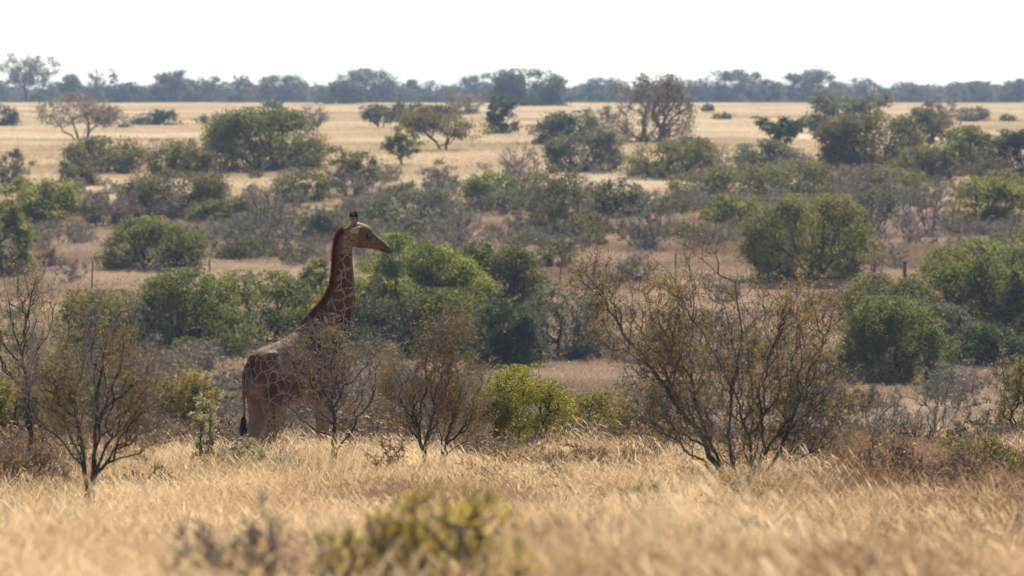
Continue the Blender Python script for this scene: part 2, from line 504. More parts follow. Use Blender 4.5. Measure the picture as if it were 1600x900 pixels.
def plant_meshes(rng, kind, Hm, Wm, s, dens=1.0, stems=3, leafpx=4.6, lean=0.0):
    """woody and leafy mesh data in metres; s = photograph pixels per metre at its distance"""
    hpx, wpx = Hm * s, Wm * s
    nn = int(np.clip(hpx * wpx / (55 if kind in ('fan', 'bare') else 60), 60, 420 if kind in ('fan', 'bare') else 300))
    cp = crown_points(rng, kind, nn)
    lp = leafpx / s
    marg = lp * .8
    cp = cp * np.array([max(Wm / 2 - marg, .3 * Wm), max(Wm / 2 - marg, .3 * Wm) * .9, Hm - marg])
    cp[:, 0] += lean * cp[:, 2]
    # stems
    base, par = [np.array([0., 0., -.25])], [-1]
    hs = {'umbrella': .34, 'round': .26, 'upright': .3, 'open': .22, 'fan': .10, 'bare': .12}.get(kind, .07) * Hm
    ns = 1 if kind in ('round', 'upright') else stems
    for i in range(ns):
        a = rng.uniform(0, 6.28); sp = .04 * Wm * (ns > 1)
        b = np.array([math.cos(a) * sp, math.sin(a) * sp, -.15])
        out = np.array([math.cos(a), math.sin(a), 0]) * (.22 * Wm if kind == 'umbrella' else .09 * Wm) * (ns > 1)
        base += [b, b + out * .4 + np.array([0, 0, .15 + hs * .5]), b + out + np.array([rng.normal(0, .02 * Wm), 0, .15 + hs])]
        k = len(par); par += [0, k, k + 1]
    P, par, order = grow(np.array(base), np.array(par), cp, .45)
    r0 = max(.006, .42 / s)
    r = radii(par, order, r0, 2.15, rmax=max(.035 * Hm, r0 * 2))
    A, B, ra, rb = wiggle_edges(rng, P, par, r, .09, 2)
    big = rb > r0 * 1.25
    if big.sum() < 4: big[:] = True
    wood = tubes(A[big], B[big], ra[big], rb[big], 5 if s > 60 else 4)
    tw_n = 0
    twigs = None
    sm = ~big
    if sm.sum() > 3:
        TA, TB, tra, trb = A[sm], B[sm], ra[sm], rb[sm] * .7
        if kind in ('fan', 'bare'):                      # extra fine twigs at the ends
            kx = 5
            o_ = np.repeat(P[len(base):], kx, 0)
            up = o_ * np.array([.5, .5, .0]); up /= np.linalg.norm(up, axis=1, keepdims=True) + 1e-6
            dirs = rng.normal(0, .55, o_.shape) + np.array([0, 0, .75]) + up * .5
            dirs /= np.linalg.norm(dirs, axis=1, keepdims=True)
            ln = rng.uniform(5, 15, (len(o_), 1)) / s
            TA = np.vstack([TA, o_]); TB = np.vstack([TB, o_ + dirs * ln])
            tra = np.concatenate([tra, np.full(len(o_), r0 * .75)]); trb = np.concatenate([trb, np.full(len(o_), r0 * .35)])
        twigs = tubes(TA, TB, tra, trb, 3)
    # leaves
    lf = None
    if dens > 0:
        fill = {'umbrella': .42, 'fan': .6, 'bare': .6, 'bush': .74, 'round': .56, 'mound': .75, 'upright': .6, 'open': .5}[kind]
        nl = int(hpx * wpx * fill / (leafpx ** 2 * .21) * 5.0 * dens)
        nl = int(np.clip(nl, 60, 60000))
        ci = rng.integers(0, len(cp), nl)
        ctint = rng.uniform(0, 1, len(cp))
        rc = (.028 * Wm + 1.6 / s) if kind not in ('fan', 'bare') else .045 * Wm
        off = rng.normal(0, 1, (nl, 3)) * np.array([rc, rc, rc * .72])
        cen = cp[ci] + off
        cen[:, 2] = np.clip(cen[:, 2], .02, Hm * 1.02)
        sz = lp * rng.uniform(.6, 1.35, nl)
        Vl, fl, k = leaves(rng, cen, sz, .62)
        tint = np.repeat(np.clip(ctint[ci] * .5 + rng.uniform(0, .5, nl), 0, 1), k)
        lf = (Vl, fl, k, tint)
    return wood, twigs, lf

_seed = [0]
def plant(name, cat, label, kind, px, yb, yt, w, leaf, bark='bark', d=None, dens=1.0, stems=3, group=None, leafpx=3.7, sink=0.05, lean=0.0):
    _seed[0] += 1
    rng = np.random.default_rng(500 + _seed[0])
    if d is None: d = locate(px, yb)
    s = F / d
    x = wx(px, d)
    z = float(terrain(x, d)) - sink
    Hm = max((wz(yt, d) - z), .3)
    Wm = w / s * (1.0 if kind in ('fan', 'bare', 'umbrella') else 1.07)
    wood, twigs, lf = plant_meshes(rng, kind, Hm, Wm, s, dens, stems, leafpx, lean)
    e = empty(name, (x, d, z), 0.0)
    tag(e, label, cat, group)
    tree = cat == 'tree'
    obj('trunk' if tree else 'stems', mesh_poly(name + '_wood', *wood, 4), M[bark], e)
    if twigs is not None and (kind in ('fan', 'bare') or s > 30):
        obj('twigs', mesh_poly(name + '_twigs', *twigs, 4), M['twig'] if bark != 'bark' or kind in ('fan', 'bare') else M[bark], e)['kind'] = 'stuff'
    if lf is not None:
        obj('crown' if tree else 'foliage', mesh_poly(name + '_leaf', lf[0], lf[1], lf[2], lf[3]), M[leaf], e)['kind'] = 'stuff'
    return e
FARG, PLAING, VALG, NEARG = 'trees of the horizon woodland', 'bushes and trees dotted over the pale plain', 'bushes and trees filling the shallow valley', 'bushes and trees beyond the giraffe'
# ---- horizon woodland: the crowns that stand out above the mass   (px, base, top, width, kind, leaf, label)
for a in [
    (45, 160, 86, 84, 'umbrella', 'farleaf', 'tallest tree of the horizon woodland, with thin see-through crown at its far end'),
    (108, 161, 116, 60, 'round', 'farleaf', 'rounded hazy tree next to the tallest tree on the horizon'),
    (160, 161, 108, 44, 'bare', 'farleaf', 'bare spindly tree rising above the horizon woodland over the brown leafy tree'),
    (270, 161, 111, 58, 'bush', 'farleaf', 'dark rounded tree standing above the horizon woodland over the low flat bush'),
    (330, 161, 119, 62, 'open', 'farleaf', 'thin hazy tree on the horizon, just beyond the large dense green bush'),
    (377, 161, 117, 42, 'open', 'farleaf', 'narrow hazy tree on the horizon above the large dense green bush'),
    (441, 161, 118, 74, 'bush', 'farleaf', 'broad domed tree on the horizon between narrow tree and blue-green tree'),
    (534, 167, 128, 62, 'bush', 'dark', 'blue-green leafy tree at the foot of the horizon woodland above the giraffe'),
    (578, 161, 108, 92, 'bush', 'farleaf', 'wide high-crowned tree on the horizon just behind the blue-green one'),
    (668, 161, 125, 80, 'mound', 'farleaf', 'low broad tree on the horizon above the flat-topped thorn trees'),
    (752, 161, 115, 74, 'open', 'farleaf', 'loose hazy tree on the horizon touching the big round tree'),
    (945, 161, 122, 66, 'bush', 'farleaf', 'even-topped tree on the horizon between big round tree and brown tree'),
    (1078, 161, 124, 56, 'bush', 'farleaf', 'grey tree on the horizon close behind the big brown tree'),
    (1146, 163, 110, 80, 'bush', 'farleaf', 'large domed tree on the horizon above the dark flat-topped tree'),
    (1201, 163, 124, 40, 'upright', 'farleaf', 'small upright tree between two large domed trees on the horizon'),
    (1263, 161, 109, 76, 'bush', 'farleaf', 'tall rough-crowned tree on the horizon above the dark grey-green tree'),
    (1352, 161, 122, 66, 'open', 'farleaf', 'hazy tree on the horizon peeping over the dark grey-green tree'),
    (1435, 161, 132, 76, 'mound', 'farleaf', 'low hazy tree on the horizon above the bare brown tree'),
    (1515, 161, 129, 92, 'mound', 'farleaf', 'long low hazy tree on the horizon above the small grey mound bush'),
    (1592, 161, 124, 56, 'bush', 'farleaf', 'domed tree at the very end of the horizon woodland, beyond the plain'),
]:
    plant('hazy_tree', 'tree', a[6], a[4], a[0], a[1], a[2], a[3], a[5], 'barkgrey' if a[4] in ('open', 'bare') else 'bark', d=1395.0 + (a[0] * 7 % 60) - (120 if a[1] > 165 else 0), dens=.75 if a[4] in ('open', 'umbrella') else (.25 if a[4] == 'bare' else 1.0), group=FARG, leafpx=2.9)
plant('round_tree', 'tree', 'big round dark tree with short trunk standing out in front of the horizon woodland', 'bush', 826, 172, 109, 100, 'dark', d=1150, dens=1.2, group=FARG, leafpx=3.4)

# ---- the pale plain
for nm, cat, lab, kind, px, yb, yt, w, leaf, bark, dens in [
    ('brown_tree', 'tree', 'wide brown half-bare tree with pale trunk standing on the pale plain', 'umbrella', 126, 224, 146, 130, 'brown', 'barkgrey', .62),
    ('bush', 'bush', 'dark green flat bush cut off by the picture edge on the pale plain', 'mound', -2, 202, 164, 60, 'dark', 'bark', 1),
    ('flat_bush', 'bush', 'low flat dark green bush alone on the open pale plain', 'mound', 244, 200, 172, 68, 'dark', 'bark', 1),
    ('small_shrub', 'shrub', 'tiny grey-green shrub beside the low flat dark bush', 'mound', 196, 204, 190, 24, 'grey', 'twig', .8),
    ('small_shrub', 'shrub', 'small grey twiggy shrub between flat bush and large dense green bush', 'umbrella', 315, 197, 177, 26, 'mauve', 'twig', .8),
    ('small_shrub', 'shrub', 'small dark rounded shrub below the horizon above the large dense bush', 'mound', 427, 170, 155, 30, 'dark', 'bark', 1),
    ('pale_shrub', 'shrub', 'pale leafless shrub on the plain beside the large dense green bush', 'fan', 493, 202, 167, 38, 'mauve', 'twig', .25),
    ('dense_bush', 'bush', 'large dense dark green bush reaching the ground at the edge of the plain', 'bush', 412, 270, 170, 168, 'green', 'bark', 1.3),
    ('thorn_tree', 'tree', 'small flat-topped thorn tree at the end of a row of three', 'umbrella', 598, 203, 164, 66, 'dark', 'bark', 1),
    ('thorn_tree', 'tree', 'middle flat-topped thorn tree with long level crown in a row of three', 'umbrella', 648, 212, 160, 104, 'dark', 'bark', 1),
    ('thorn_tree', 'tree', 'largest flat-topped thorn tree, with forked dark trunks under its crown', 'umbrella', 693, 240, 166, 124, 'olive', 'bark', 1.1),
    ('narrow_tree', 'tree', 'narrow upright blackish tree standing on the plain below the big round tree', 'bush', 785, 212, 148, 44, 'dark', 'bark', 1),
    ('bare_tree', 'tree', 'grey leafless tree behind the thorn trees under the horizon woodland', 'fan', 724, 182, 144, 60, 'mauve', 'twig', .5),
    ('small_tree', 'tree', 'small green tree with visible trunk in front of the thorn trees', 'round', 627, 262, 198, 54, 'green', 'barkgrey', .8),
    ('flat_bush', 'bush', 'dark flat-topped bush on the plain beside the big brown tree', 'mound', 884, 232, 175, 92, 'dark', 'bark', 1),
    ('bare_shrub', 'shrub', 'brown leafless shrub between dark flat-topped bush and big brown tree', 'fan', 938, 212, 166, 52, 'mauve', 'twig', .45),
    ('brown_tree', 'tree', 'big purplish brown tree with dense twiggy crown rising above the plain', 'bush', 1022, 228, 116, 112, 'brown', 'barkgrey', .5),
    ('bush', 'bush', 'grey-green rounded bush below the dark flat-topped bush', 'bush', 914, 272, 198, 112, 'grey', 'bark', 1),
    ('bush', 'bush', 'wide low olive bush below the big brown tree', 'bush', 1050, 284, 218, 126, 'olive', 'bark', 1),
    ('small_shrub', 'shrub', 'small flat grey shrub on the plain beside the wide low olive bush', 'umbrella', 1084, 238, 208, 46, 'grey', 'bark', .8),
    ('small_shrub', 'shrub', 'small round dark shrub by the big brown tree under the horizon', 'mound', 1105, 176, 161, 20, 'dark', 'bark', 1),
    ('small_shrub', 'shrub', 'low dark oval shrub alone on the plain, a little nearer than the round one', 'mound', 1128, 188, 175, 30, 'dark', 'bark', 1),
    ('small_shrub', 'shrub', 'tiniest grey shrub on the bare plain above the dark flat-topped tree', 'mound', 1181, 188, 180, 15, 'grey', 'bark', 1),
    ('thorn_tree', 'tree', 'dark flat-topped tree standing alone on the open plain', 'umbrella', 1222, 236, 183, 70, 'dark', 'bark', 2.0),
    ('shrub', 'shrub', 'grey-green shrub just below the lone dark flat-topped tree', 'bush', 1196, 268, 218, 88, 'grey', 'bark', .9),
    ('dark_tree', 'tree', 'dark grey-green tree with ragged crown breaking the line of the plain', 'open', 1322, 222, 143, 108, 'grey', 'bark', 1.3),
    ('large_bush', 'bush', 'large green bush in front of the ragged dark grey-green tree', 'bush', 1362, 278, 178, 150, 'olive', 'bark', 1.1),
    ('bush', 'bush', 'lighter green airy bush against the plain beside the large green bush', 'open', 1436, 240, 168, 76, 'green', 'bark', 1.1),
    ('bare_tree', 'tree', 'bare brown tree on the plain above the airy light green bush', 'fan', 1470, 205, 153, 70, 'brown', 'twig', .6),
    ('small_shrub', 'shrub', 'small grey mound-shaped bush on the plain beside the bare brown tree', 'mound', 1519, 191, 167, 50, 'grey', 'bark', 1),
    ('small_shrub', 'shrub', 'small pale green shrub near the picture edge on the open plain', 'mound', 1575, 192, 176, 26, 'grey', 'bark', .8),
    ('bush', 'bush', 'green bush between the large green bush and the dark edge bush', 'bush', 1506, 276, 198, 106, 'green', 'bark', 1),
    ('bush', 'bush', 'dark green rounded bush cut by the picture edge below the plain', 'bush', 1584, 282, 203, 84, 'dark', 'bark', 1.1),
    ('bush', 'bush', 'grey-green low bush filling in under the large green bush', 'bush', 1440, 286, 228, 96, 'olive', 'bark', 1),
]:
    plant(nm, cat, lab, kind, px, yb, yt, w, leaf, bark, dens=dens, group=PLAING)

# ---- the valley floor and its far slope
for nm, cat, lab, kind, px, yb, yt, w, leaf, bark, dens in [
    ('bush', 'bush', 'green bush right under the wide brown half-bare tree', 'bush', 165, 274, 214, 114, 'olive', 'bark', 1),
    ('bush', 'bush', 'dull green bush between brown-tree bush and large dense green bush', 'bush', 281, 280, 218, 98, 'olive', 'bark', 1),
    ('small_tree', 'tree', 'small round-crowned dark tree below the green bush under the brown tree', 'round', 121, 302, 250, 52, 'olive', 'bark', 1.1),
    ('wide_bush', 'bush', 'wide olive bush below the dull green bush in the valley', 'bush', 272, 346, 268, 150, 'olive', 'bark', .95),
    ('shrub', 'shrub', 'light green shrub at the foot of the wide olive bush', 'bush', 322, 352, 312, 58, 'green', 'bark', 1),
    ('domed_tree', 'tree', 'green domed tree with several dark stems showing below its crown', 'open', 66, 364, 280, 138, 'bright', 'bark', 1.5),
    ('bush', 'bush', 'green bush just below the large dense dark green bush', 'bush', 470, 326, 264, 76, 'green', 'bark', .9),
    ('small_tree', 'tree', 'small brownish green tree with leaning stem above the giraffe', 'round', 552, 300, 229, 76, 'olive', 'barkgrey', .7),
    ('shrub', 'shrub', 'dark brown shrub below the largest flat-topped thorn tree', 'fan', 689, 304, 263, 56, 'brown', 'twig', .7),
    ('domed_bush', 'bush', 'domed bush with fresh green top and brown twiggy underside', 'bush', 762, 338, 268, 88, 'green', 'barkgrey', .8),
    ('grey_bush', 'bush', 'hazy grey-green bush behind the giraffe head, wider than tall', 'bush', 646, 370, 296, 134, 'grey', 'barkgrey', .8),
    ('twiggy_tree', 'tree', 'tall brown-green twiggy tree in the middle of the valley', 'fan', 866, 376, 260, 122, 'olive', 'twig', .55),
    ('shrub', 'shrub', 'dark blue-green shrub beside the tall brown-green twiggy tree', 'bush', 968, 350, 280, 76, 'dark', 'bark', .9),
    ('bare_tree', 'tree', 'leafless grey tree with forked trunk on the slope above the giraffe rump', 'bare', 424, 402, 288, 78, 'mauve', 'barkgrey', .12),
    ('shrub', 'shrub', 'small green shrub beside the forked leafless grey tree', 'bush', 378, 352, 308, 56, 'olive', 'bark', .9),
    ('shrub', 'shrub', 'hazy green shrub just behind the giraffe neck and head', 'bush', 508, 388, 328, 74, 'grey', 'barkgrey', .8),
    ('edge_tree', 'tree', 'fresh green tree cut by the picture edge behind the open thorn shrubs', 'bush', 4, 440, 316, 80, 'bright', 'bark', 1),
    ('round_bush', 'bush', 'round dense green bush standing alone by the wire fence', 'bush', 239, 430, 339, 140, 'green', 'bark', 1.15),
    ('shrub', 'shrub', 'small grey leafless shrub beside the round bush near the fence', 'fan', 76, 424, 388, 42, 'mauve', 'twig', .5),
    ('shrub', 'shrub', 'green shrub touching the large willow-like green tree', 'bush', 1146, 356, 303, 92, 'bright', 'bark', .9),
    ('many_stemmed_tree', 'tree', 'large willow-like bright green tree with many slender dark stems', 'bush', 1264, 444, 306, 178, 'bright', 'bark', 1.0),
    ('bare_tree', 'tree', 'leafless grey tree with spreading crooked branches on the far slope', 'bare', 1440, 378, 288, 84, 'mauve', 'barkgrey', .12),
    ('bush', 'bush', 'round green bush on the slope near the crooked leafless tree', 'bush', 1543, 366, 278, 116, 'bright', 'bark', .9),
    ('bare_tree', 'tree', 'brownish leafless tree between willow-like tree and crooked grey tree', 'bare', 1358, 376, 276, 88, 'mauve', 'barkgrey', .3),
    ('scrub_bush', 'bush', 'broad brown-green scrubby bush above the willow-like green tree', 'bush', 1232, 318, 252, 130, 'olive', 'twig', .7),
    ('scrub_bush', 'bush', 'brown-olive scrubby bush above the top of the great thorn shrub', 'bush', 1110, 318, 264, 118, 'olive', 'twig', .7),
    ('scrub_bush', 'bush', 'grey mauve twiggy bush below the large green bush by the plain', 'fan', 1330, 316, 258, 120, 'mauve', 'twig', .7),
    ('bush', 'bush', 'small olive bush below the green bush near the picture edge', 'bush', 1412, 306, 264, 80, 'olive', 'bark', .9),
    ('bush', 'bush', 'dull olive bush under the dark rounded edge bush', 'bush', 1575, 318, 266, 90, 'olive', 'bark', .9),
    ('bare_tree', 'tree', 'slim grey leafless tree beside the dark blue-green shrub', 'bare', 1012, 396, 300, 82, 'mauve', 'barkgrey', .2),
    ('bare_tree', 'tree', 'low grey leafless tree between hazy grey-green bush and domed bush', 'bare', 706, 394, 312, 90, 'mauve', 'barkgrey', .2),
    ('bare_tree', 'tree', 'small spiky leafless tree below the narrow blackish tree', 'bare', 812, 300, 226, 62, 'mauve', 'barkgrey', .12),
    ('shrub', 'shrub', 'dark low shrub under the tall brown-green twiggy tree', 'fan', 862, 424, 376, 70, 'olive', 'bark', .8),
    ('shrub', 'shrub', 'grey twiggy shrub at the foot of the small leaning tree', 'fan', 540, 318, 268, 80, 'mauve', 'twig', .6),
    ('shrub', 'shrub', 'purplish leafless shrub beside the domed tree with dark stems', 'fan', 172, 364, 300, 86, 'mauve', 'twig', .7),
    ('shrub', 'shrub', 'purplish twiggy shrub by the picture edge above the domed tree', 'fan', 20, 292, 234, 62, 'mauve', 'twig', .6),
    ('dead_sapling', 'tree', 'thin crooked dead sapling beside the willow-like green tree', 'bare', 1368, 440, 386, 26, 'mauve', 'bark', 0),
]:
    plant(nm, cat, lab, kind, px, yb, yt, w, leaf, bark, dens=dens, group=VALG, stems=5 if nm == 'many_stemmed_tree' else 3)

# ---- close behind the giraffe
for nm, cat, lab, kind, px, yb, yt, w, leaf, bark, dens, d in [
    ('spreading_tree', 'tree', 'spreading bright green tree with open dark branches right behind the giraffe head', 'open', 640, 552, 367, 195, 'bright', 'bark', 1.9, None),
    ('bush', 'bush', 'green rounded bush next to the spreading tree behind the giraffe', 'bush', 778, 510, 383, 122, 'green', 'bark', 1, None),
    ('bush', 'bush', 'light green bush peeping out at the back of the giraffe neck', 'open', 486, 500, 404, 68, 'bright', 'bark', 1.3, None),
    ('dark_bush', 'bush', 'dark green bush under the spreading tree in front of the giraffe chest', 'bush', 620, 566, 470, 150, 'dark', 'bark', 1, None),
    ('dark_bush', 'bush', 'dark bush below the rounded green bush, above the yellow-green bush', 'bush', 788, 590, 470, 96, 'dark', 'bark', 1.1, None),
    ('tree', 'tree', 'green tree with open crown behind the nearer thorn shrub and giraffe rump', 'bush', 294, 572, 422, 148, 'green', 'bark', 1.05, None),
    ('bush', 'bush', 'green bush between open-crowned tree and giraffe rump', 'bush', 402, 556, 427, 140, 'green', 'bark', .9, None),
    ('bush', 'bush', 'olive green bush showing through the branches of the lone thorn shrub', 'bush', 188, 566, 456, 156, 'green', 'bark', .9, None),
    ('small_bush', 'bush', 'small bright green bush in the open ground behind the giraffe tail', 'mound', 297, 582, 528, 58, 'green', 'bark', 1, None),
    ('small_bush', 'bush', 'smallest bright green bush beside the giraffe rump', 'mound', 356, 562, 524, 42, 'bright', 'bark', 1, None),
    ('bush', 'bush', 'olive green bush under the spreading tree, just above the forked thorn shrub', 'bush', 706, 566, 452, 120, 'green', 'bark', 1, None),
    ('shrub', 'shrub', 'grey shrub with dark leaning stems beside the great thorn shrub', 'fan', 884, 572, 446, 120, 'grey', 'bark', .5, None),
    ('bush', 'bush', 'dense green bush with sunlit side beside the great thorn shrub', 'bush', 1398, 612, 466, 142, 'green', 'bark', 1.15, None),
    ('bush', 'bush', 'green bush behind the dense sunlit-sided bush', 'bush', 1392, 520, 430, 136, 'olive', 'bark', 1, None),
    ('large_tree', 'tree', 'large dark green tree cut by the picture edge behind the dense bush', 'bush', 1562, 548, 376, 200, 'green', 'bark', 1.15, None),
    ('bush', 'bush', 'greyish green bush between the dense bush and the large edge tree', 'bush', 1478, 572, 476, 86, 'grey', 'bark', .9, None),
    ('bush', 'bush', 'low green bush in front of the large edge tree', 'bush', 1552, 584, 506, 106, 'dark', 'bark', .9, None),
    ('shrub', 'shrub', 'green and brown shrub in the grass behind the giraffe tail', 'fan', 292, 676, 584, 94, 'oliverust', 'bark', 1.1, 150),
    ('lime_bush', 'bush', 'vivid yellow-green leafy bush in the middle of the grass edge', 'bush', 820, 722, 576, 138, 'lime', 'bark', .6, 100),
    ('shrub', 'shrub', 'dull green shrub between yellow-green bush and great thorn shrub', 'bush', 936, 716, 612, 96, 'oliverust', 'barkgrey', .55, 112),
    ('shrub', 'shrub', 'green shrub by the picture edge behind the dark-stemmed thorn tree', 'bush', 26, 714, 596, 96, 'oliverust', 'bark', .8, 108),
    ('bare_shrub', 'shrub', 'leafless grey shrub with forked stem in the pinkish grass', 'bare', 1472, 690, 586, 84, 'mauve', 'barkgrey', 0, 160),
    ('bare_shrub', 'shrub', 'low leafless shrub in the grass under the dense green bush', 'bare', 1384, 684, 614, 66, 'mauve', 'barkgrey', .1, 160),
    ('thin_tree', 'tree', 'thin half-bare thorn tree at the picture edge above the brown thicket', 'bare', 1596, 716, 548, 84, 'oliverust', 'bark', .25, 112),
    ('bare_shrub', 'shrub', 'grey leafless thicket behind the foot of the great thorn shrub', 'bare', 1010, 706, 590, 130, 'mauve', 'barkgrey', .2, 125),
]:
    plant(nm, cat, lab, kind, px, yb, yt, w * (1.0 if kind in ('fan', 'bare') else 1.1), leaf, bark, d=d, dens=dens * 1.15, group=NEARG, leafpx=3.2 if leaf == 'lime' else 3.7)

# ------------------------------------------------------------------ open thorn shrubs of the foreground, grown along their own limbs
def thorn(name, label, d, limbs, regions, leaf='rust', r0=0.0030, seed=1, leaf_per=6, depth=.7, bark='bark', leaflen=.040, rmax=.05, e=2.3, bf=.48):
    rng = np.random.default_rng(9000 + seed)
    s = F / d
    bx, by = limbs[0][0]
    x0 = wx(bx, d); z0 = float(terrain(x0, d)) - .05
    def loc(px, py, dy): return np.array([wx(px, d) - x0, dy, wz(py, d) - z0])
    base, par = [np.array([0., 0, 0])], [-1]
    for li, L in enumerate(limbs):
        tx = rng.uniform(-.55, .55) * depth
        prev = 0
        last = base[0]
        tot = len(L)
        for i, (px, py) in enumerate(L):
            if li == 0 and i == 0: continue
            p = loc(px, py, tx * (i / tot) * 1.6)
            if i == 0: p[1] = rng.uniform(-.06, .06)
            n = max(1, int(np.linalg.norm(p - last) / .16))
            for k in range(1, n + 1):
                q_ = last + (p - last) * k / n + rng.normal(0, .016, 3) * (k < n)
                base.append(q_); par.append(prev); prev = len(base) - 1
            last = p
    # every limb that does not start at the first base point sits on the ground
    pts = []
    for (cx, cy, rx, ry, n) in regions:
        u = rng.normal(0, 1, (n, 3)); u /= np.linalg.norm(u, axis=1, keepdims=True)
        u *= rng.uniform(0, 1, (n, 1)) ** (1 / 2.6)
        rd = min(rx, ry * 1.3) / s * (depth + .3)
        p = np.stack([(cx + u[:, 0] * rx - bx) / s, u[:, 1] * rd, wz(0, d) - z0 - (cy + u[:, 2] * ry) / s], 1)
        g = vnoise(p[:, 0] * 6, p[:, 2] * 6 + p[:, 1] * 5, seed + 31)
        pts.append(p[g > -.55])
    pts = np.vstack(pts)
    pts = pts[pts[:, 2] > .25]
    P, par, order = grow(np.array(base), np.array(par), pts, bf)
    r = radii(par, order, r0, e, rmax)
    A, B, ra, rb = wiggle_edges(rng, P, par, r, .055, 2)
    big = rb > r0 * 1.9
    # thorny short shoots
    nb = len(base)
    kx = 3
    o_ = np.repeat(P[nb:], kx, 0)
    dirs = rng.normal(0, .7, o_.shape) + np.array([0.1, 0, .45]); dirs /= np.linalg.norm(dirs, axis=1, keepdims=True)
    E = o_ + dirs * rng.uniform(.06, .26, (len(o_), 1))
    # a few long shoots that break the outline
    up_ = np.nonzero(P[nb:, 2] > np.percentile(P[nb:, 2], 45))[0] + nb
    cen_ = pts.mean(0)
    LS0, LS1 = [], []
    for i in rng.choice(up_, min(26, len(up_)), replace=False):
        dv = P[i] - cen_; dv[2] = abs(dv[2]) * .7 + .15; dv /= np.linalg.norm(dv) + 1e-6
        q0 = P[i]
        for k_ in range(4):
            q1 = q0 + (dv + rng.normal(0, .28, 3)) * rng.uniform(.05, .12) * (rmax / .035) ** .5
            LS0.append(q0); LS1.append(q1); q0 = q1
    o_ = np.vstack([o_, np.array(LS0)]); E = np.vstack([E, np.array(LS1)])
    root = empty(name, (x0, d, z0))
    tag(root, label, 'thorn shrub', 'open thorn shrubs along the grass edge')
    obj('trunk', mesh_poly(name + '_wood', *tubes(A[big], B[big], ra[big], rb[big], 6), 4, smooth=True), M[bark], root)
    TA, TB = np.vstack([A[~big], o_]), np.vstack([B[~big], E])
    tra = np.concatenate([ra[~big], np.full(len(o_), r0 * .8)]); trb = np.concatenate([rb[~big], np.full(len(o_), r0 * .4)])
    obj('twigs', mesh_poly(name + '_twigs', *tubes(TA, TB, tra, trb, 3), 4), M['barkpale' if bark == 'barkpale' else 'twig'], root)['kind'] = 'stuff'
    # feathery leaves hung on the short shoots, thinner low in the crown
    src = np.vstack([P[nb:], E, E])
    hh = src[:, 2] / src[:, 2].max()
    gap = .6 * vnoise(src[:, 0] * 4.0 + 3, src[:, 2] * 4.0 + src[:, 1] * 4, seed + 77) + .6 * vnoise(src[:, 0] * 11 + 3, src[:, 2] * 11 + src[:, 1] * 9, seed + 78)
    keep = (rng.uniform(0, 1, len(src)) < np.clip((hh - .12) * 2.4, 0, 1)) & (gap > .02)
    src = src[keep]
    nl = int(len(src) * leaf_per)
    si = rng.integers(0, len(src), nl)
    cen = src[si] + rng.normal(0, .026, (nl, 3))
    st = rng.uniform(0, 1, len(src))
    Vl, fl, k = leaves(rng, cen, leaflen * rng.uniform(.55, 1.3, nl), .34, .2, tri=False)
    big_t = .5 + .5 * vnoise(cen[:, 0] * 2.0, cen[:, 2] * 2.0, seed + 5)
    tint = np.clip(.35 * st[si] + .25 * rng.uniform(0, 1, nl) + .4 * big_t, 0, 1)
    obj('crown', mesh_poly(name + '_leaf', Vl, fl, k, np.repeat(tint, k)), M[leaf], root)['kind'] = 'stuff'
    return root

thorn('great_thorn_shrub', 'great spreading thorn shrub with rusty olive leaves and pale slanting limb', 70.0,
      [[(1150, 800), (1140, 760), (1105, 700), (1062, 640), (1025, 585), (985, 535), (950, 485), (925, 440), (905, 415)],
       [(1165, 805), (1178, 735), (1170, 680), (1150, 615), (1112, 545), (1075, 485), (1050, 430), (1020, 405)],
       [(1160, 800), (1180, 730), (1215, 680), (1262, 645), (1300, 600), (1322, 560)],
       [(1158, 800), (1120, 710), (1090, 640), (1078, 560), (1085, 470), (1080, 400), (1087, 335)],
       [(1172, 802), (1230, 725), (1285, 700), (1330, 678)],
       [(1168, 800), (1195, 700), (1185, 620), (1205, 540), (1240, 470)],
       [(1162, 800), (1140, 690), (1145, 600), (1160, 520), (1150, 440)],
       [(1155, 800), (1100, 720), (1040, 680), (985, 650)],
       [(1170, 800), (1225, 690), (1265, 590), (1300, 510)]],
      [(1095, 510, 180, 88, 640), (1215, 555, 120, 92, 440), (1085, 385, 30, 50, 30), (930, 440, 52, 55, 150), (1000, 500, 95, 85, 320),
       (1150, 640, 150, 90, 560), (1270, 630, 85, 70, 380), (1040, 620, 85, 75, 320), (1180, 690, 120, 45, 200), (1115, 375, 24, 30, 12), (1270, 480, 60, 50, 150), (1290, 690, 50, 22, 50)],
      'rust', seed=1, leaf_per=2.9, rmax=.052, bark='barkpale')
thorn('lone_thorn_shrub', 'small open thorn shrub with thin forked trunk standing in the straw grass', 65.0,
      [[(130, 850), (136, 805), (141, 765), (152, 730), (180, 680), (222, 622), (258, 575)],
       [(118, 850), (126, 800), (134, 765), (122, 712), (98, 660), (65, 615), (38, 580)],
       [(138, 850), (141, 770), (146, 710), (150, 640), (160, 560), (172, 485)],
       [(134, 850), (141, 760), (148, 700), (165, 630), (205, 530), (238, 470)],
       [(124, 850), (135, 765), (128, 700), (118, 640), (98, 560), (110, 495)],
       [(134, 850), (150, 740), (200, 715), (255, 690)]],
      [(150, 565, 110, 80, 560), (80, 610, 60, 60, 190), (225, 610, 55, 65, 240), (170, 482, 65, 30, 110), (140, 655, 90, 45, 220), (45, 590, 35, 40, 70), (160, 705, 80, 24, 90), (235, 670, 40, 30, 60)],
      'rust', seed=2, leaf_per=1.7, rmax=.021)
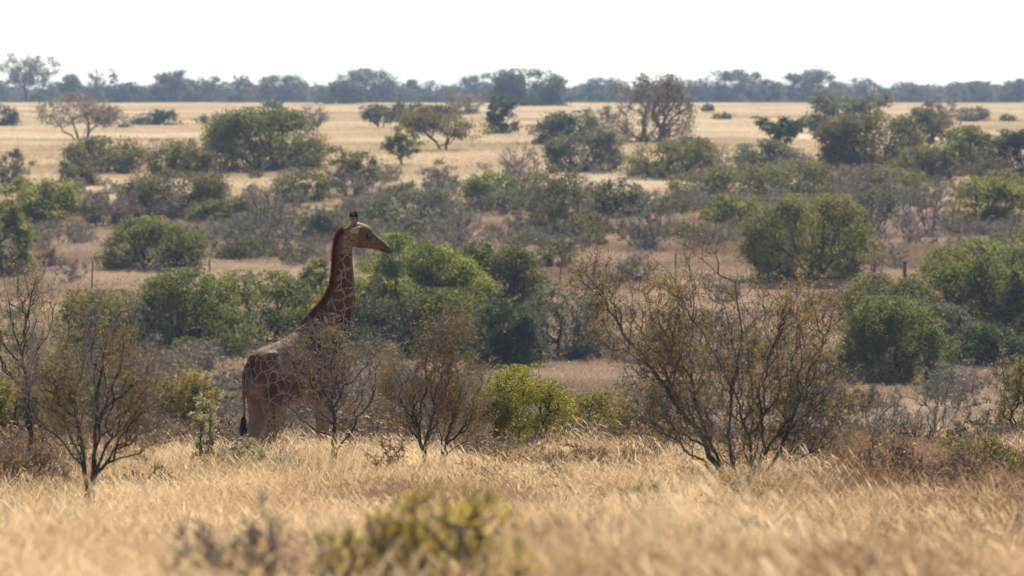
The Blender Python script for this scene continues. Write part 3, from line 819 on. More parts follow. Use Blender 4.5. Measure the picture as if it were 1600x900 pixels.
thorn('dark_stemmed_thorn_tree', 'dark-stemmed half-bare thorn tree at the picture edge beside the lone thorn shrub', 84.0,
      [[(48, 735), (46, 690), (44, 620), (34, 560), (18, 510), (6, 455), (-10, 410)],
       [(48, 735), (45, 640), (36, 570), (40, 500), (52, 450), (70, 415)],
       [(48, 735), (38, 580), (5, 540), (-35, 510), (-60, 470)]],
      [(10, 500, 75, 85, 420), (55, 450, 45, 50, 120), (-45, 480, 50, 80, 130), (40, 600, 45, 50, 90)],
      'oliverust', seed=3, leaf_per=1.6, rmax=.032)
thorn('slender_thorn_shrub', 'slender thorn shrub with sparse leaves standing right in front of the giraffe', 82.0,
      [[(521, 745), (519, 705), (523, 665), (520, 640), (500, 600), (470, 570), (445, 545)],
       [(521, 745), (522, 660), (545, 635), (575, 605), (600, 575), (618, 548)],
       [(521, 745), (520, 645), (505, 610), (508, 565), (500, 520), (490, 500)],
       [(521, 745), (523, 665), (500, 655), (470, 635), (450, 615)]],
      [(495, 565, 60, 48, 190), (582, 560, 48, 44, 150), (450, 565, 34, 52, 110), (515, 610, 80, 40, 110), (555, 640, 60, 40, 60), (505, 520, 45, 18, 70), (475, 640, 44, 32, 70), (600, 600, 30, 30, 40)],
      'rust', seed=4, leaf_per=.8, rmax=.026)
thorn('forked_thorn_shrub', 'low forked thorn shrub with rusty leaves between giraffe and yellow-green bush', 80.0,
      [[(664, 748), (662, 705), (655, 670), (632, 635), (610, 600), (598, 570)],
       [(692, 750), (692, 710), (702, 670), (725, 620), (745, 580)],
       [(690, 750), (690, 705), (682, 650), (690, 590), (700, 530), (706, 490)],
       [(664, 748), (663, 700), (680, 640), (665, 580), (650, 540)],
       [(692, 750), (700, 690), (735, 660), (765, 640)]],
      [(680, 590, 80, 65, 480), (700, 520, 45, 40, 140), (640, 620, 52, 55, 180), (725, 630, 50, 50, 190), (690, 665, 80, 32, 180), (620, 600, 34, 45, 80)],
      'rust', seed=5, leaf_per=3.0, rmax=.034)
thorn('young_thorn_sprig', 'young yellow-green thorn sprig growing at the foot of the great thorn shrub', 66.0,
      [[(1165, 845), (1163, 800), (1152, 765), (1140, 735)], [(1165, 845), (1170, 790), (1185, 760), (1195, 735)], [(1165, 845), (1180, 800), (1215, 775)]],
      [(1168, 770, 45, 34, 90), (1225, 790, 25, 18, 20)], 'oliverust', seed=6, leaf_per=2.0, rmax=.012)
#@@REST@@
# ------------------------------------------------------------------ low plants in the foreground grass
def forb(name, cat, label, px, yb_d, yt, w, leaf, bark, dens, kind='fan', leafpx=5.0, group='low plants in the straw grass'):
    return plant(name, cat, label, kind, px, 0, yt, w, leaf, bark, d=yb_d, dens=dens, stems=5, group=group, leafpx=leafpx)
forb('golden_bush', 'bush', 'blurred golden green bush low in the foremost grass', 702, 25.5, 764, 220, 'gold', 'barkgrey', .4, leafpx=7)
forb('golden_bush', 'bush', 'blurred dull gold bush joining the foremost golden green bush', 572, 25.5, 806, 150, 'gold', 'barkgrey', .35, leafpx=7)
forb('brown_shrub', 'shrub', 'blurred brown seedy shrub in the grass below the giraffe', 370, 27.0, 812, 210, 'drybrown', 'twig', .1, leafpx=6)
forb('herb_clump', 'herb', 'pale grey-green herb clump in the grass at the giraffe hind feet', 388, 80.0, 686, 130, 'pale', 'barkgrey', .55, leafpx=4)
forb('seeding_herb', 'herb', 'tall pale seeding herb standing beside the grey-green herb clump', 318, 80.0, 618, 40, 'pale', 'barkgrey', .5, kind='upright', leafpx=4)
for k, (px, d, yt, w, leaf, dn, lab) in enumerate([
    (1352, 72, 684, 160, 'drybrown', .5, 'brown dry thicket just beside the foot of the great thorn shrub'),
    (1440, 69, 694, 170, 'drybrown', .5, 'dark brown dry thicket in the middle of the brown patch'),
    (1528, 78, 684, 130, 'oliverust', .6, 'greenish brown low bush in the brown patch of grass'),
    (1592, 74, 706, 120, 'oliverust', .5, 'greenish brown low bush at the picture edge of the brown patch'),
    (1510, 62, 734, 170, 'drybrown', .4, 'brown dry thicket in front of the greenish brown low bushes'),
    (30, 74, 700, 150, 'drybrown', .45, 'brown dry thicket at the foot of the dark-stemmed thorn tree'),
    (1175, 44, 812, 90, 'mauve', .4, 'blurred brown weed in the grass below the great thorn shrub'),
    (1090, 42, 818, 70, 'mauve', .35, 'small blurred brown weed in the straw grass beside another brown weed'),
    (602, 78, 690, 66, 'drybrown', .35, 'small brown weed at the foot of the slender thorn shrub'),
]):
    forb('dry_thicket', 'shrub', lab, px, d, yt, w, leaf, 'twig', dn)

# ------------------------------------------------------------------ countless plants: grass and leafless scrub, set out as instances
def gn_scatter(name, protos, pos, rot, scl, idx, label, cat):
    col = bpy.data.collections.new(name + '_sources')
    for i, (ms) in enumerate(protos):
        ob = bpy.data.objects.new('%s_source_%02d' % (name, i), ms)
        col.objects.link(ob)
    me = bpy.data.meshes.new(name)
    me.vertices.add(len(pos)); me.vertices.foreach_set('co', np.asarray(pos, np.float32).ravel())
    a = me.attributes.new('rot', 'FLOAT_VECTOR', 'POINT'); a.data.foreach_set('vector', np.asarray(rot, np.float32).ravel())
    a = me.attributes.new('scl', 'FLOAT_VECTOR', 'POINT'); a.data.foreach_set('vector', np.asarray(scl, np.float32).ravel())
    a = me.attributes.new('pick', 'INT', 'POINT'); a.data.foreach_set('value', np.asarray(idx, np.int32))
    o = obj(name, me)
    g = bpy.data.node_groups.new(name + '_scatter', 'GeometryNodeTree')
    g.interface.new_socket('Geometry', in_out='INPUT', socket_type='NodeSocketGeometry')
    g.interface.new_socket('Geometry', in_out='OUTPUT', socket_type='NodeSocketGeometry')
    gi, go = g.nodes.new('NodeGroupInput'), g.nodes.new('NodeGroupOutput')
    ci = g.nodes.new('GeometryNodeCollectionInfo')
    ci.inputs['Collection'].default_value = col
    ci.inputs['Separate Children'].default_value = True
    ci.inputs['Reset Children'].default_value = True
    ip = g.nodes.new('GeometryNodeInstanceOnPoints')
    ip.inputs['Pick Instance'].default_value = True
    def nat(nm, ty):
        n = g.nodes.new('GeometryNodeInputNamedAttribute'); n.data_type = ty; n.inputs['Name'].default_value = nm
        return n.outputs[0]
    L = g.links.new
    L(gi.outputs[0], ip.inputs['Points'])
    L(ci.outputs[0], ip.inputs['Instance'])
    L(nat('pick', 'INT'), ip.inputs['Instance Index'])
    L(nat('rot', 'FLOAT_VECTOR'), ip.inputs['Rotation'])
    L(nat('scl', 'FLOAT_VECTOR'), ip.inputs['Scale'])
    L(ip.outputs[0], go.inputs[0])
    md = o.modifiers.new('scatter', 'NODES'); md.node_group = g
    tag(o, label, cat, kind='stuff')
    return o

def grass_patch(rng, size, n, h, wid, bend, head, mat, name):
    """a patch of bent stems, each with a drooping seed head"""
    b = np.stack([rng.uniform(-size / 2, size / 2, n), rng.uniform(-size / 2, size / 2, n), np.full(n, -.04)], 1)
    hh = h * rng.uniform(.45, 1.15, n)
    az = rng.normal(0.0, .75, n)
    ln = bend * rng.uniform(.3, 1.3, n) * hh
    dr = np.stack([np.cos(az), np.sin(az), np.zeros(n)], 1)
    sd = rng.normal(0, 1, (n, 3)) * np.array([1, .6, 0]); sd /= np.linalg.norm(sd, axis=1, keepdims=True)
    Vs, Fs, Ts = [], [], []
    w = wid * rng.uniform(.7, 1.3, n)
    tt = [0, .5, 1.0]
    rings = []
    for t_, ws in zip(tt, (1.0, .75, .25)):
        c = b + dr * (ln * t_ ** 1.8)[:, None] + np.array([0, 0, 1.]) * (hh * (t_ - .18 * t_ ** 3))[:, None]
        rings.append(np.stack([c - sd * (w * ws)[:, None], c + sd * (w * ws)[:, None]], 1))
    tip = rings[-1].mean(1)
    V = np.stack(rings, 1).reshape(-1, 3)
    i = (np.arange(n) * 6)[:, None]
    f = np.concatenate([i + np.array([[0, 1, 3, 2]]), i + np.array([[2, 3, 5, 4]])], 0)
    tint = np.repeat(rng.uniform(0, .75, n), 6)
    Vs.append(V); Fs.append(f); Ts.append(tint)
    if head > 0:
        k = rng.uniform(0, 1, n) < .55
        tp = tip[k]; d2 = dr[k] * .62 + np.array([0, 0, -.55]) + rng.normal(0, .2, tp.shape)
        d2 /= np.linalg.norm(d2, axis=1, keepdims=True)
        L = head * rng.uniform(.6, 1.3, len(tp))[:, None]
        up = np.cross(d2, sd[k]); up /= np.linalg.norm(up, axis=1, keepdims=True) + 1e-6
        for ax in (up, sd[k]):
            hw = wid * 1.6
            V = np.stack([tp, tp + d2 * L * .45 + ax * hw, tp + d2 * L, tp + d2 * L * .45 - ax * hw], 1).reshape(-1, 3)
            o_ = sum(len(v) for v in Vs)
            Fs.append(np.arange(len(V)).reshape(-1, 4) + o_)
            Vs.append(V); Ts.append(np.repeat(rng.uniform(.4, .95, len(tp)), 4))
    me = mesh_poly(name, np.vstack(Vs), np.vstack(Fs), 4, np.concatenate(Ts))
    me.materials.append(mat)
    return me

def wedge(rng, n, d0, d1, half=0.104, power=1.0):
    d = np.sqrt(rng.uniform(d0 ** 2, d1 ** 2, n)) if power == 1.0 else d0 * (d1 / d0) ** rng.uniform(0, 1, n)
    x = rng.uniform(-half, half, n) * d
    return x, d

rg = np.random.default_rng(42)
# foreground straw grass
pr = [grass_patch(rg, .85, 170, hgt_, .0036, bd_, .14, M['grass_near'], 'straw_patch') for hgt_, bd_ in ((.50, .5), (.56, .7), (.60, .45), (.66, .8), (.72, .55), (.9, .6))]
pr += [grass_patch(rg, .85, 150, hgt_, .0036, .4, .12, M['grass_brown'], 'brown_patch') for hgt_ in (.55, .7)]
x, d = wedge(rg, 7500, 22, 93)
n_ = len(x)
hs = 1.0 + .36 * vnoise(x / 1.1, d / 1.8, 8) + .18 * vnoise(x / .35, d / .6, 9) + rg.normal(0, .1, n_)
hs *= np.interp(d, [22, 60, 88, 93], [.95, 1.0, .95, .75])
pos = np.stack([x, d, terrain(x, d)], 1)
rot = np.stack([rg.normal(0, .05, n_), rg.normal(.06, .07, n_), rg.normal(0, .5, n_)], 1)
scl = np.stack([np.ones(n_), np.ones(n_), hs], 1)
pk = rg.choice(6, n_, p=[.22, .2, .2, .2, .14, .04])
pxs = 800 + x / d * F
bn = vnoise(x / 1.8, d / 4.0, 61) + np.where((d > 66) & ((pxs > 1260) | (pxs < 110)), .75, 0) + np.where((d > 54) & (pxs > 1240), .55, 0) + np.where(d > 80, .2, -.1) + rg.normal(0, .25, n_)
pk = np.where(bn > .48, rg.integers(6, 8, n_), pk)
gn_scatter('straw_grass', pr, pos, rot, scl, pk, 'tall golden straw grass bending in the wind across the foreground', 'grass')
# valley grass
pr = [grass_patch(rg, 2.0, 170, .50, .010, .5, .16, M['grass_mid'], 'valley_patch') for _ in range(5)]
x, d = wedge(rg, 17000, 92, 420)
k = ~((d > TR0 - .6) & (d < TR1 + .6)) & (vnoise(x / 6, d / 9, 21) > -.75)
x, d = x[k], d[k]; n_ = len(x)
hs = np.clip(.95 + .45 * vnoise(x / 5, d / 7, 22) + rg.normal(0, .12, n_), .35, 1.7)
hs *= np.where((d > 285) & (d < 325), .6, 1.0)
pos = np.stack([x, d, terrain(x, d)], 1)
rot = np.stack([rg.normal(0, .05, n_), rg.normal(.04, .06, n_), rg.normal(0, .6, n_)], 1)
scl = np.stack([np.ones(n_), np.ones(n_), hs], 1)
gn_scatter('valley_grass', pr, pos, rot, scl, rg.integers(0, 5, n_), 'pinkish dry grass covering the slopes of the shallow valley', 'grass')
# plain grass
pr = [grass_patch(rg, 6.0, 260, .55, .030, .45, 0, M['grass_far'], 'plain_patch') for _ in range(4)]
x, d = wedge(rg, 15000, 410, 1420, .108, 2)
k = vnoise(x / 14, d / 30, 31) > -.6
x, d = x[k], d[k]; n_ = len(x)
hs = np.clip(.9 + .4 * vnoise(x / 12, d / 30, 32), .4, 1.5)
pos = np.stack([x, d, terrain(x, d)], 1)
rot = np.stack([np.zeros(n_), np.zeros(n_), rg.uniform(0, 6.28, n_)], 1)
scl = np.stack([np.ones(n_), np.ones(n_), hs], 1)
gn_scatter('plain_grass', pr, pos, rot, scl, rg.integers(0, 4, n_), 'pale golden grass of the open plain below the horizon woodland', 'grass')

# leafless scrub
def scrub_proto(rng, Hm, Wm, s, leaf, dens, kind='fan'):
    wood, twigs, lf = plant_meshes(rng, kind, Hm, Wm, s, dens, 4, 4.0)
    Vs = [wood[0], twigs[0]]
    Fq = np.vstack([wood[1], twigs[1] + len(wood[0])])
    V = np.vstack(Vs)
    me = mesh_poly('scrub', V, Fq, 4); me.materials.append(M['twig'])
    out = [me]
    if lf is not None:
        ml = mesh_poly('scrub_leaf', lf[0], lf[1], lf[2], lf[3]); ml.materials.append(M[leaf])
        out.append(ml)
    return out
sc_m, sc_leafy = [], []
weed = []
for i in range(6):
    sc_m += scrub_proto(rg, rg.uniform(1.1, 1.7), rg.uniform(1.6, 2.4), 34., 'mauve' if i < 4 else 'olive', .22 if i < 4 else .5)
for i in range(4):
    weed += scrub_proto(rg, rg.uniform(.55, .85), rg.uniform(.7, 1.1), 90., 'drybrown', .3)
x, d = wedge(rg, 4200, 118, 520)
keepp = np.interp(d, [118, 150, 200, 255, 285, 325, 350, 470, 520], [.25, .45, .42, .32, .10, .07, .5, .55, .08])
pxs = 800 + x / d * F
keepp = np.where((d > 330) & (d < 400) & (pxs > 1370) & (pxs < 1480), .15, keepp)
k = (rg.uniform(0, 1, len(x)) < keepp) & (vnoise(x / 7, d / 12, 41) > -.25) & ~((d > TR0 - 3) & (d < TR1 + 3)) & ~((d > 440) & (pxs < 1100) & (rg.uniform(0, 1, len(x)) < .7))
k &= ~((d < 175) & (pxs > 320) & (pxs < 560))
x, d = x[k], d[k]; n_ = len(x)
s_ = np.clip(rg.normal(.85, .25, n_), .35, 1.5)
s_ = np.where(d < 190, s_ * .75, s_)
pos = np.stack([x, d, terrain(x, d) - .05], 1)
pick = rg.integers(0, 6, n_)
rz = rg.uniform(0, 6.28, n_)
# wood and leaf sources alternate in the collection: each plant takes its wood and its leaves
pos2 = np.repeat(pos, 2, 0); rot2 = np.repeat(np.stack([0 * rz, 0 * rz, rz], 1), 2, 0); scl2 = np.repeat(np.stack([s_] * 3, 1), 2, 0)
pick2 = np.stack([pick * 2, pick * 2 + 1], 1).ravel()
gn_scatter('dry_scrub', sc_m, pos2, rot2, scl2, pick2, 'low grey mauve leafless scrub covering the valley between the bushes', 'scrub')

# dry brown weeds knitting the grass edge to the scrub behind it
x, d = wedge(rg, 900, 74, 116)
k = vnoise(x / 1.5, d / 3, 71) > -.15
k &= ~((d > 90) & (np.abs(800 + x / d * F - 455) < 90) & (rg.uniform(0, 1, len(x)) < .8))
x, d = x[k], d[k]; n_ = len(x)
s_ = np.clip(rg.normal(.9, .25, n_), .45, 1.5) * np.interp(d, [78, 88, 95, 112], [.8, .95, 1.25, 1.6])
pick = rg.integers(0, 4, n_); rz = rg.uniform(0, 6.28, n_)
pos = np.stack([x, d, terrain(x, d) - .03], 1)
gn_scatter('dry_weeds', weed, np.repeat(pos, 2, 0), np.repeat(np.stack([0 * rz, 0 * rz, rz], 1), 2, 0), np.repeat(np.stack([s_] * 3, 1), 2, 0),
           np.stack([pick * 2, pick * 2 + 1], 1).ravel(), 'brown dry weeds along the far edge of the straw grass', 'weeds')

# far woodland mass
fw = []
for i, kd in enumerate(['bush', 'bush', 'mound', 'open', 'bush']):
    wood, twigs, lf = plant_meshes(rg, kd, rg.uniform(4.3, 5.6), rg.uniform(7, 10), F / 1450, 1.0, 3, 3.4)
    ml = mesh_poly('far_crown', lf[0], lf[1], lf[2], lf[3]); ml.materials.append(M['farleaf']); fw.append(ml)
n_ = 680
d = rg.uniform(1425, 1680, n_); x = rg.uniform(-.125, .125, n_) * d
s_ = np.clip(rg.normal(.85, .16, n_) + .16 * vnoise(x / 18, d / 60, 51), .5, 1.2)
pos = np.stack([x, d, terrain(x, d) - .3], 1)
rot = np.stack([np.zeros(n_), np.zeros(n_), rg.uniform(0, 6.28, n_)], 1)
gn_scatter('far_woodland', fw, pos, rot, np.stack([s_] * 3, 1), rg.integers(0, 5, n_), 'hazy blue-grey belt of woodland closing off the plain at the horizon', 'woodland')

# ------------------------------------------------------------------ wire fence along the track
fr = empty('wire_fence', (wx(143, 318), 318.0, float(terrain(wx(143, 318), 318))))
tag(fr, 'thin wire fence on wooden posts crossing the slope behind the bushes', 'fence')
fo = np.array(fr.location)
tops = []
frng = np.random.default_rng(5)
for i, px in enumerate([-40, 143, 328, 510, 692, 874, 1056, 1236, 1414, 1600, 1680]):
    d = 318.0 + frng.normal(0, .1)
    x = wx(px, d); z = float(terrain(x, d))
    hgt = 1.75 if px not in (1414,) else 1.25
    rr = .05 if px != 1414 else .10
    ring = []
    nrg = 7
    Vp = []
    for zz, sc in ((-.3, 1.05), (hgt * .5, 1.0), (hgt - .03, .92), (hgt, .7)):
        for k in range(nrg):
            a = k / nrg * 6.283
            Vp.append((math.cos(a) * rr * sc * (1 + frng.normal(0, .05)), math.sin(a) * rr * sc, zz))
    Fq = [(r_ * nrg + k, r_ * nrg + (k + 1) % nrg, (r_ + 1) * nrg + (k + 1) % nrg, (r_ + 1) * nrg + k) for r_ in range(3) for k in range(nrg)]
    me = bpy.data.meshes.new('post'); me.from_pydata(Vp, [], Fq + [tuple(range(3 * nrg, 4 * nrg))])
    p = obj('post', me, M['rustpost'] if px == 1414 else M['post'], fr)
    p.location = Vector((x, d, z)) - fr.location
    p.rotation_euler = (frng.normal(0, .03), frng.normal(0, .04), 0)
    if px == 1414: p['label'] = 'thicker rusty red fence post'
    tops.append(np.array((x, d, z)))
for hw in (.45, .85, 1.25, 1.6):
    A = np.array(tops[:-1]) + [0, -.06, hw] - fo
    B = np.array(tops[1:]) + [0, -.06, hw] - fo
    Mid = (A + B) / 2 - [0, 0, .03]
    v, f = tubes(np.vstack([A, Mid]), np.vstack([Mid, B]), np.full(len(A) * 2, .006), np.full(len(A) * 2, .006), 3)
    obj('wire', mesh_poly('wire', v, f, 4), M['post'], fr)
#@@GIRAFFE@@
# ------------------------------------------------------------------ giraffe
GD_, GTH = 97.0, math.radians(32)
GS = F / GD_
gx0 = 460.0
GROUND_Y = YH - float(terrain(wx(gx0, GD_), GD_)) / GD_ * F      # image row of its feet
def gX(px, Y=0.0): return ((px - gx0) / GS + Y * math.sin(GTH)) / math.cos(GTH)
def gZ(py): return (GROUND_Y - py) / GS
YL = np.array([0., 1., 0.])
def catmull(S, sub=5):
    S = np.asarray(S, float); out = []
    n = len(S)
    for i in range(n - 1):
        p0, p1, p2, p3 = S[max(i - 1, 0)], S[i], S[i + 1], S[min(i + 2, n - 1)]
        for k in range(sub):
            t = k / sub
            out.append(.5 * (2 * p1 + (p2 - p0) * t + (2 * p0 - 5 * p1 + 4 * p2 - p3) * t * t + (3 * p1 - p0 - 3 * p2 + p3) * t ** 3))
    out.append(S[-1])
    return np.array(out)
GV, GF = [], []
def loft(secs, lat=YL, k=18, sub=5, lats=None):
    """closed tube through sections (x,y,z, half along-profile, half across)"""
    S = catmull(secs, sub)
    S[:, 3:] = np.maximum(S[:, 3:], .004)
    c = S[:, :3]
    T = np.gradient(c, axis=0); T /= np.linalg.norm(T, axis=1, keepdims=True)
    lt = np.repeat(np.asarray(lat, float)[None, :], len(S), 0)
    lt = lt - T * (lt * T).sum(1, keepdims=True); lt /= np.linalg.norm(lt, axis=1, keepdims=True)
    u = np.cross(T, lt)
    ang = np.arange(k) / k * 2 * math.pi
    ring = c[:, None, :] + u[:, None, :] * (S[:, 3][:, None] * np.cos(ang))[..., None] + lt[:, None, :] * (S[:, 4][:, None] * np.sin(ang))[..., None]
    o = sum(len(v) for v in GV)
    GV.append(ring.reshape(-1, 3))
    m_ = len(S)
    for i in range(m_ - 1):
        for j in range(k):
            GF.append((o + i * k + j, o + i * k + (j + 1) % k, o + (i + 1) * k + (j + 1) % k, o + (i + 1) * k + j))
    GF.append(tuple(o + j for j in reversed(range(k))))
    GF.append(tuple(o + (m_ - 1) * k + j for j in range(k)))
def blob(c, r, lat=YL):
    cx, cy, cz = c
    loft([(cx - r[0] * .98, cy, cz, r[2] * .15, r[1] * .15), (cx - r[0] * .7, cy, cz, r[2] * .71, r[1] * .71), (cx, cy, cz, r[2], r[1]),
          (cx + r[0] * .7, cy, cz, r[2] * .71, r[1] * .71), (cx + r[0] * .98, cy, cz, r[2] * .15, r[1] * .15)], lat, 14, 3)
# torso, rump to chest: (x, top, bottom, half width)
tor = [(-.90, 2.28, 1.82, .13), (-.80, 2.42, 1.66, .26), (-.62, 2.57, 1.60, .335), (-.35, 2.67, 1.60, .375), (-.05, 2.77, 1.60, .40),
       (.22, 2.90, 1.58, .40), (.50, 2.94, 1.60, .36), (.72, 2.90, 1.70, .31), (.90, 2.78, 1.88, .25), (1.01, 2.62, 2.06, .16)]
loft([(x, 0, (a + b) / 2, (a - b) / 2, w) for x, a, b, w in tor], YL, 22)
# neck
loft([(.30, 0, 2.50, .42, .28), (.52, 0, 2.72, .42, .27), (.68, 0, 2.93, .385, .235), (.835, 0, 3.17, .335, .20), (.945, 0, 3.50, .255, .165),
      (.955, 0, 3.85, .200, .145), (.950, 0, 4.15, .176, .13), (.985, 0, 4.34, .162, .12), (1.04, 0, 4.47, .15, .11)], YL, 20)
# head, turned so that it shows in profile
HD = np.array([math.cos(GTH), -math.sin(GTH), 0.]); HL = np.array([math.sin(GTH), math.cos(GTH), 0.])
H0 = np.array([gX(546), 0, 0])
def hp(px, py, l=0.0):
    p = H0 + HD * ((px - 546) / GS) + HL * l
    p[2] = gZ(py)
    return p
hs_ = [(541, 367, 13, 9), (549, 367, 18, 12.5), (560, 369, 20, 14), (570, 372.8, 18.6, 13.2), (578, 377.3, 14.0, 10.8), (586, 381, 10.8, 8.6), (593, 384, 9.0, 7.4), (599, 388, 7.6, 7.6), (605, 391.6, 6.6, 7.6), (609, 393.4, 3.8, 5)]
loft([(*hp(a, b), c / GS, e / GS) for a, b, c, e in hs_], HL, 18)
blob(tuple(hp(543.5, 369)), (.155, .10, .165))
blob(tuple(hp(573, 368)), (.09, .15, .04))                      # brow ridges
# ossicones
OSS = []
for sd_ in (-1, 1):
    a, b = hp(554.5 + sd_ * 1.5, 355, sd_ * .055), hp(550.5 + sd_ * 3.0, 335, sd_ * .065)
    mid_ = (a + b) / 2
    loft([(*a, .058, .055), (*mid_, .046, .046), (*(b - (b - a) * .1), .047, .047), (*b, .036, .036)], HL, 12)
    OSS.append((a, b))
# ears
for sd_ in (-1, 1):
    a = hp(565, 359, sd_ * .10); tip = hp(541, 362, sd_ * .24)
    pts_ = [a + (tip - a) * t_ for t_ in (0, .25, .5, .75, 1)]
    loft([(*p_, h_, w_) for p_, h_, w_ in zip(pts_, (.030, .052, .060, .040, .010), (.026, .022, .019, .016, .010))], HL, 10)
# legs: (x, z, half fore-aft, half across)
def leg(secs, y0, y1):
    n = len(secs)
    loft([(x, y0 + (y1 - y0) * min(1, i / 3), z, a, b) for i, (x, z, a, b) in enumerate(secs)], YL, 14)
def hind(x, y, dx=0.0):
    s_ = 1 if y > 0 else -1
    leg([(-.50, 2.25, .16, .10), (-.52 , 2.05, .32, .17), (-.54 + .3 * x, 1.78, .285, .175), (-.56 + .6 * x, 1.50, .215, .14), (-.62 + x, 1.22, .135, .10), (-.70 + x, .96, .092, .075),
         (-.695 + x + dx, .80, .066, .058), (-.68 + x + dx, .50, .054, .05), (-.66 + x + dx, .22, .062, .058), (-.63 + x + dx, .11, .062, .06), (-.60 + x + dx, .085, .088, .075), (-.59 + x + dx, -.02, .10, .085)], s_ * .14, y)
def fore(x, y):
    s_ = 1 if y > 0 else -1
    leg([(.62, 2.55, .20, .08), (.62, 2.25, .27, .14), (.56 + .4 * x, 1.90, .22, .13), (.50 + .8 * x, 1.62, .155, .105), (.47 + x, 1.30, .105, .085), (.47 + x, .98, .088, .075),
         (.47 + x, .86, .066, .06), (.465 + x, .52, .052, .05), (.47 + x, .22, .060, .058), (.49 + x, .11, .062, .06), (.51 + x, .085, .088, .075), (.52 + x, -.02, .10, .085)], s_ * .20, y)
hind(.06, -.21); hind(-.03, .20)
fore(.0, -.19); fore(.16, .19)
# muscle and bone under the skin
for y in (-.2, .2):
    blob((.62, y * 1.15, 2.35), (.26, .13, .42))
    blob((-.55, y, 2.46), (.16, .09, .09))
blob((.30, 0, 2.86), (.30, .14, .10))
# tail shaft
loft([(-.84, 0, 2.36, .06, .055), (-.93, 0, 2.28, .045, .045), (-.985, .02, 2.10, .034, .034), (-.985, .03, 1.80, .028, .028), (-.97, .03, 1.52, .026, .026), (-.975, .03, 1.36, .024, .024)], YL, 10)

src = bpy.data.meshes.new('giraffe_rough')
src.from_pydata(np.vstack(GV).tolist(), [], GF)
tmp = bpy.data.objects.new('giraffe_rough', src); C.objects.link(tmp)
md = tmp.modifiers.new('r', 'REMESH'); md.mode = 'VOXEL'; md.voxel_size = .0155; md.adaptivity = 0.0
md = tmp.modifiers.new('s', 'SMOOTH'); md.factor = .5; md.iterations = 7
dg = bpy.context.evaluated_depsgraph_get()
body_me = bpy.data.meshes.new_from_object(tmp.evaluated_get(dg))
bpy.data.objects.remove(tmp)
body_me.name = 'giraffe_body'
nv = len(body_me.vertices)
co = np.empty(nv * 3, np.float32); body_me.vertices.foreach_get('co', co); co = co.reshape(-1, 3)
body_me.polygons.foreach_set('use_smooth', np.ones(len(body_me.polygons), bool))
def sstep(a, b, x): 
    t_ = np.clip((x - a) / (b - a), 0, 1); return t_ * t_ * (3 - 2 * t_)
X_, Y_, Z_ = co[:, 0], co[:, 1], co[:, 2]
hrel = (co - H0) @ HD
legness = 1 - sstep(1.35, 1.85, Z_)
legness = np.where(Z_ > gZ(398), .8, legness)
pale = np.maximum(1 - sstep(.95, 1.45, Z_), 0) * .75                       # lower legs
pale = np.maximum(pale, (1 - sstep(1.62, 1.76, Z_)) * sstep(.30, .12, np.abs(Y_)) * .8)   # belly
pale = np.maximum(pale, sstep(-.66, -.80, X_) * (1 - sstep(1.85, 2.2, Z_)) * .55)
onhead = (Z_ > gZ(398)) & ((co @ HD) > (hp(551, 370) @ HD))
pale = np.maximum(pale, np.where(onhead, .08, 0))
muz = np.where(onhead, sstep(hp(592, 380) @ HD, hp(606, 390) @ HD, co @ HD), 0)
earm = np.where((Z_ > gZ(372)) & (hrel < 20 / GS), sstep(.145, .175, np.abs(co @ HL - H0 @ HL)), 0)
pale = np.maximum(pale, earm)
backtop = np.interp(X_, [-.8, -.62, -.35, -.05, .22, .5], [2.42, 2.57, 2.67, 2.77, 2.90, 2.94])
pale = np.maximum(pale, .5 * sstep(.15, .04, backtop - Z_) * sstep(-.8, -.7, X_) * sstep(.2, -.05, X_))  # pale tan back, with the sunlight on its top painted in
dark = sstep(.1, .55, X_) * sstep(2.35, 2.62, Z_) * (1 - sstep(3.0, 3.4, Z_))
hoof = (Z_ < .09).astype(float)
tip_ = sstep(gZ(342), gZ(338.5), Z_)
crest_x = np.interp(Z_, [2.9, 3.12, 3.30, 3.55, 3.85, 4.13, 4.36, 4.6], [.20, .38, .51, .665, .74, .77, .80, .90])
mane_shade = np.where(Z_ > 2.9, sstep(.13, .03, X_ - crest_x) * sstep(2.9, 3.15, Z_) * (1 - onhead), 0)  # mane's dark red plus shade on the neck's back, painted into the coat
brow = np.where(onhead, sstep(gZ(366), gZ(358), Z_) * .7, 0)
hx_ = co @ HD
face = sstep(hp(547, 370) @ HD, hp(560, 370) @ HD, hx_) * np.where(onhead, 1.0, 0.0) * (1 - .45 * sstep(gZ(362), gZ(353), Z_)) * (1 - earm)
eyec = np.array([hp(575, 371, s_ * .12) for s_ in (-1, 1)])
eyed = np.minimum(np.linalg.norm(co - eyec[0], axis=1), np.linalg.norm(co - eyec[1], axis=1))
eyering = np.where(onhead, .85 * np.exp(-(eyed / .055) ** 2), 0)
mouthz = np.interp(hx_, [hp(586, 0) @ HD, hp(609, 0) @ HD], [gZ(391), gZ(394.5)])
mouth = np.where(onhead & (hx_ > hp(587, 0) @ HD), .9 * np.exp(-((Z_ - mouthz) / .012) ** 2), 0)
taildark = np.where((X_ < -.90) & (Z_ < 1.6), sstep(1.55, 1.38, Z_), 0)
for nm_, ar in (('legness', legness), ('pale', pale), ('shoulder', dark), ('black', np.maximum.reduce([hoof, tip_, taildark, eyering, mouth])), ('muzzle', muz), ('mane_shade', mane_shade), ('face', face), ('ear', earm)):
    a = body_me.attributes.new(nm_, 'FLOAT', 'POINT'); a.data.foreach_set('value', ar.astype(np.float32))

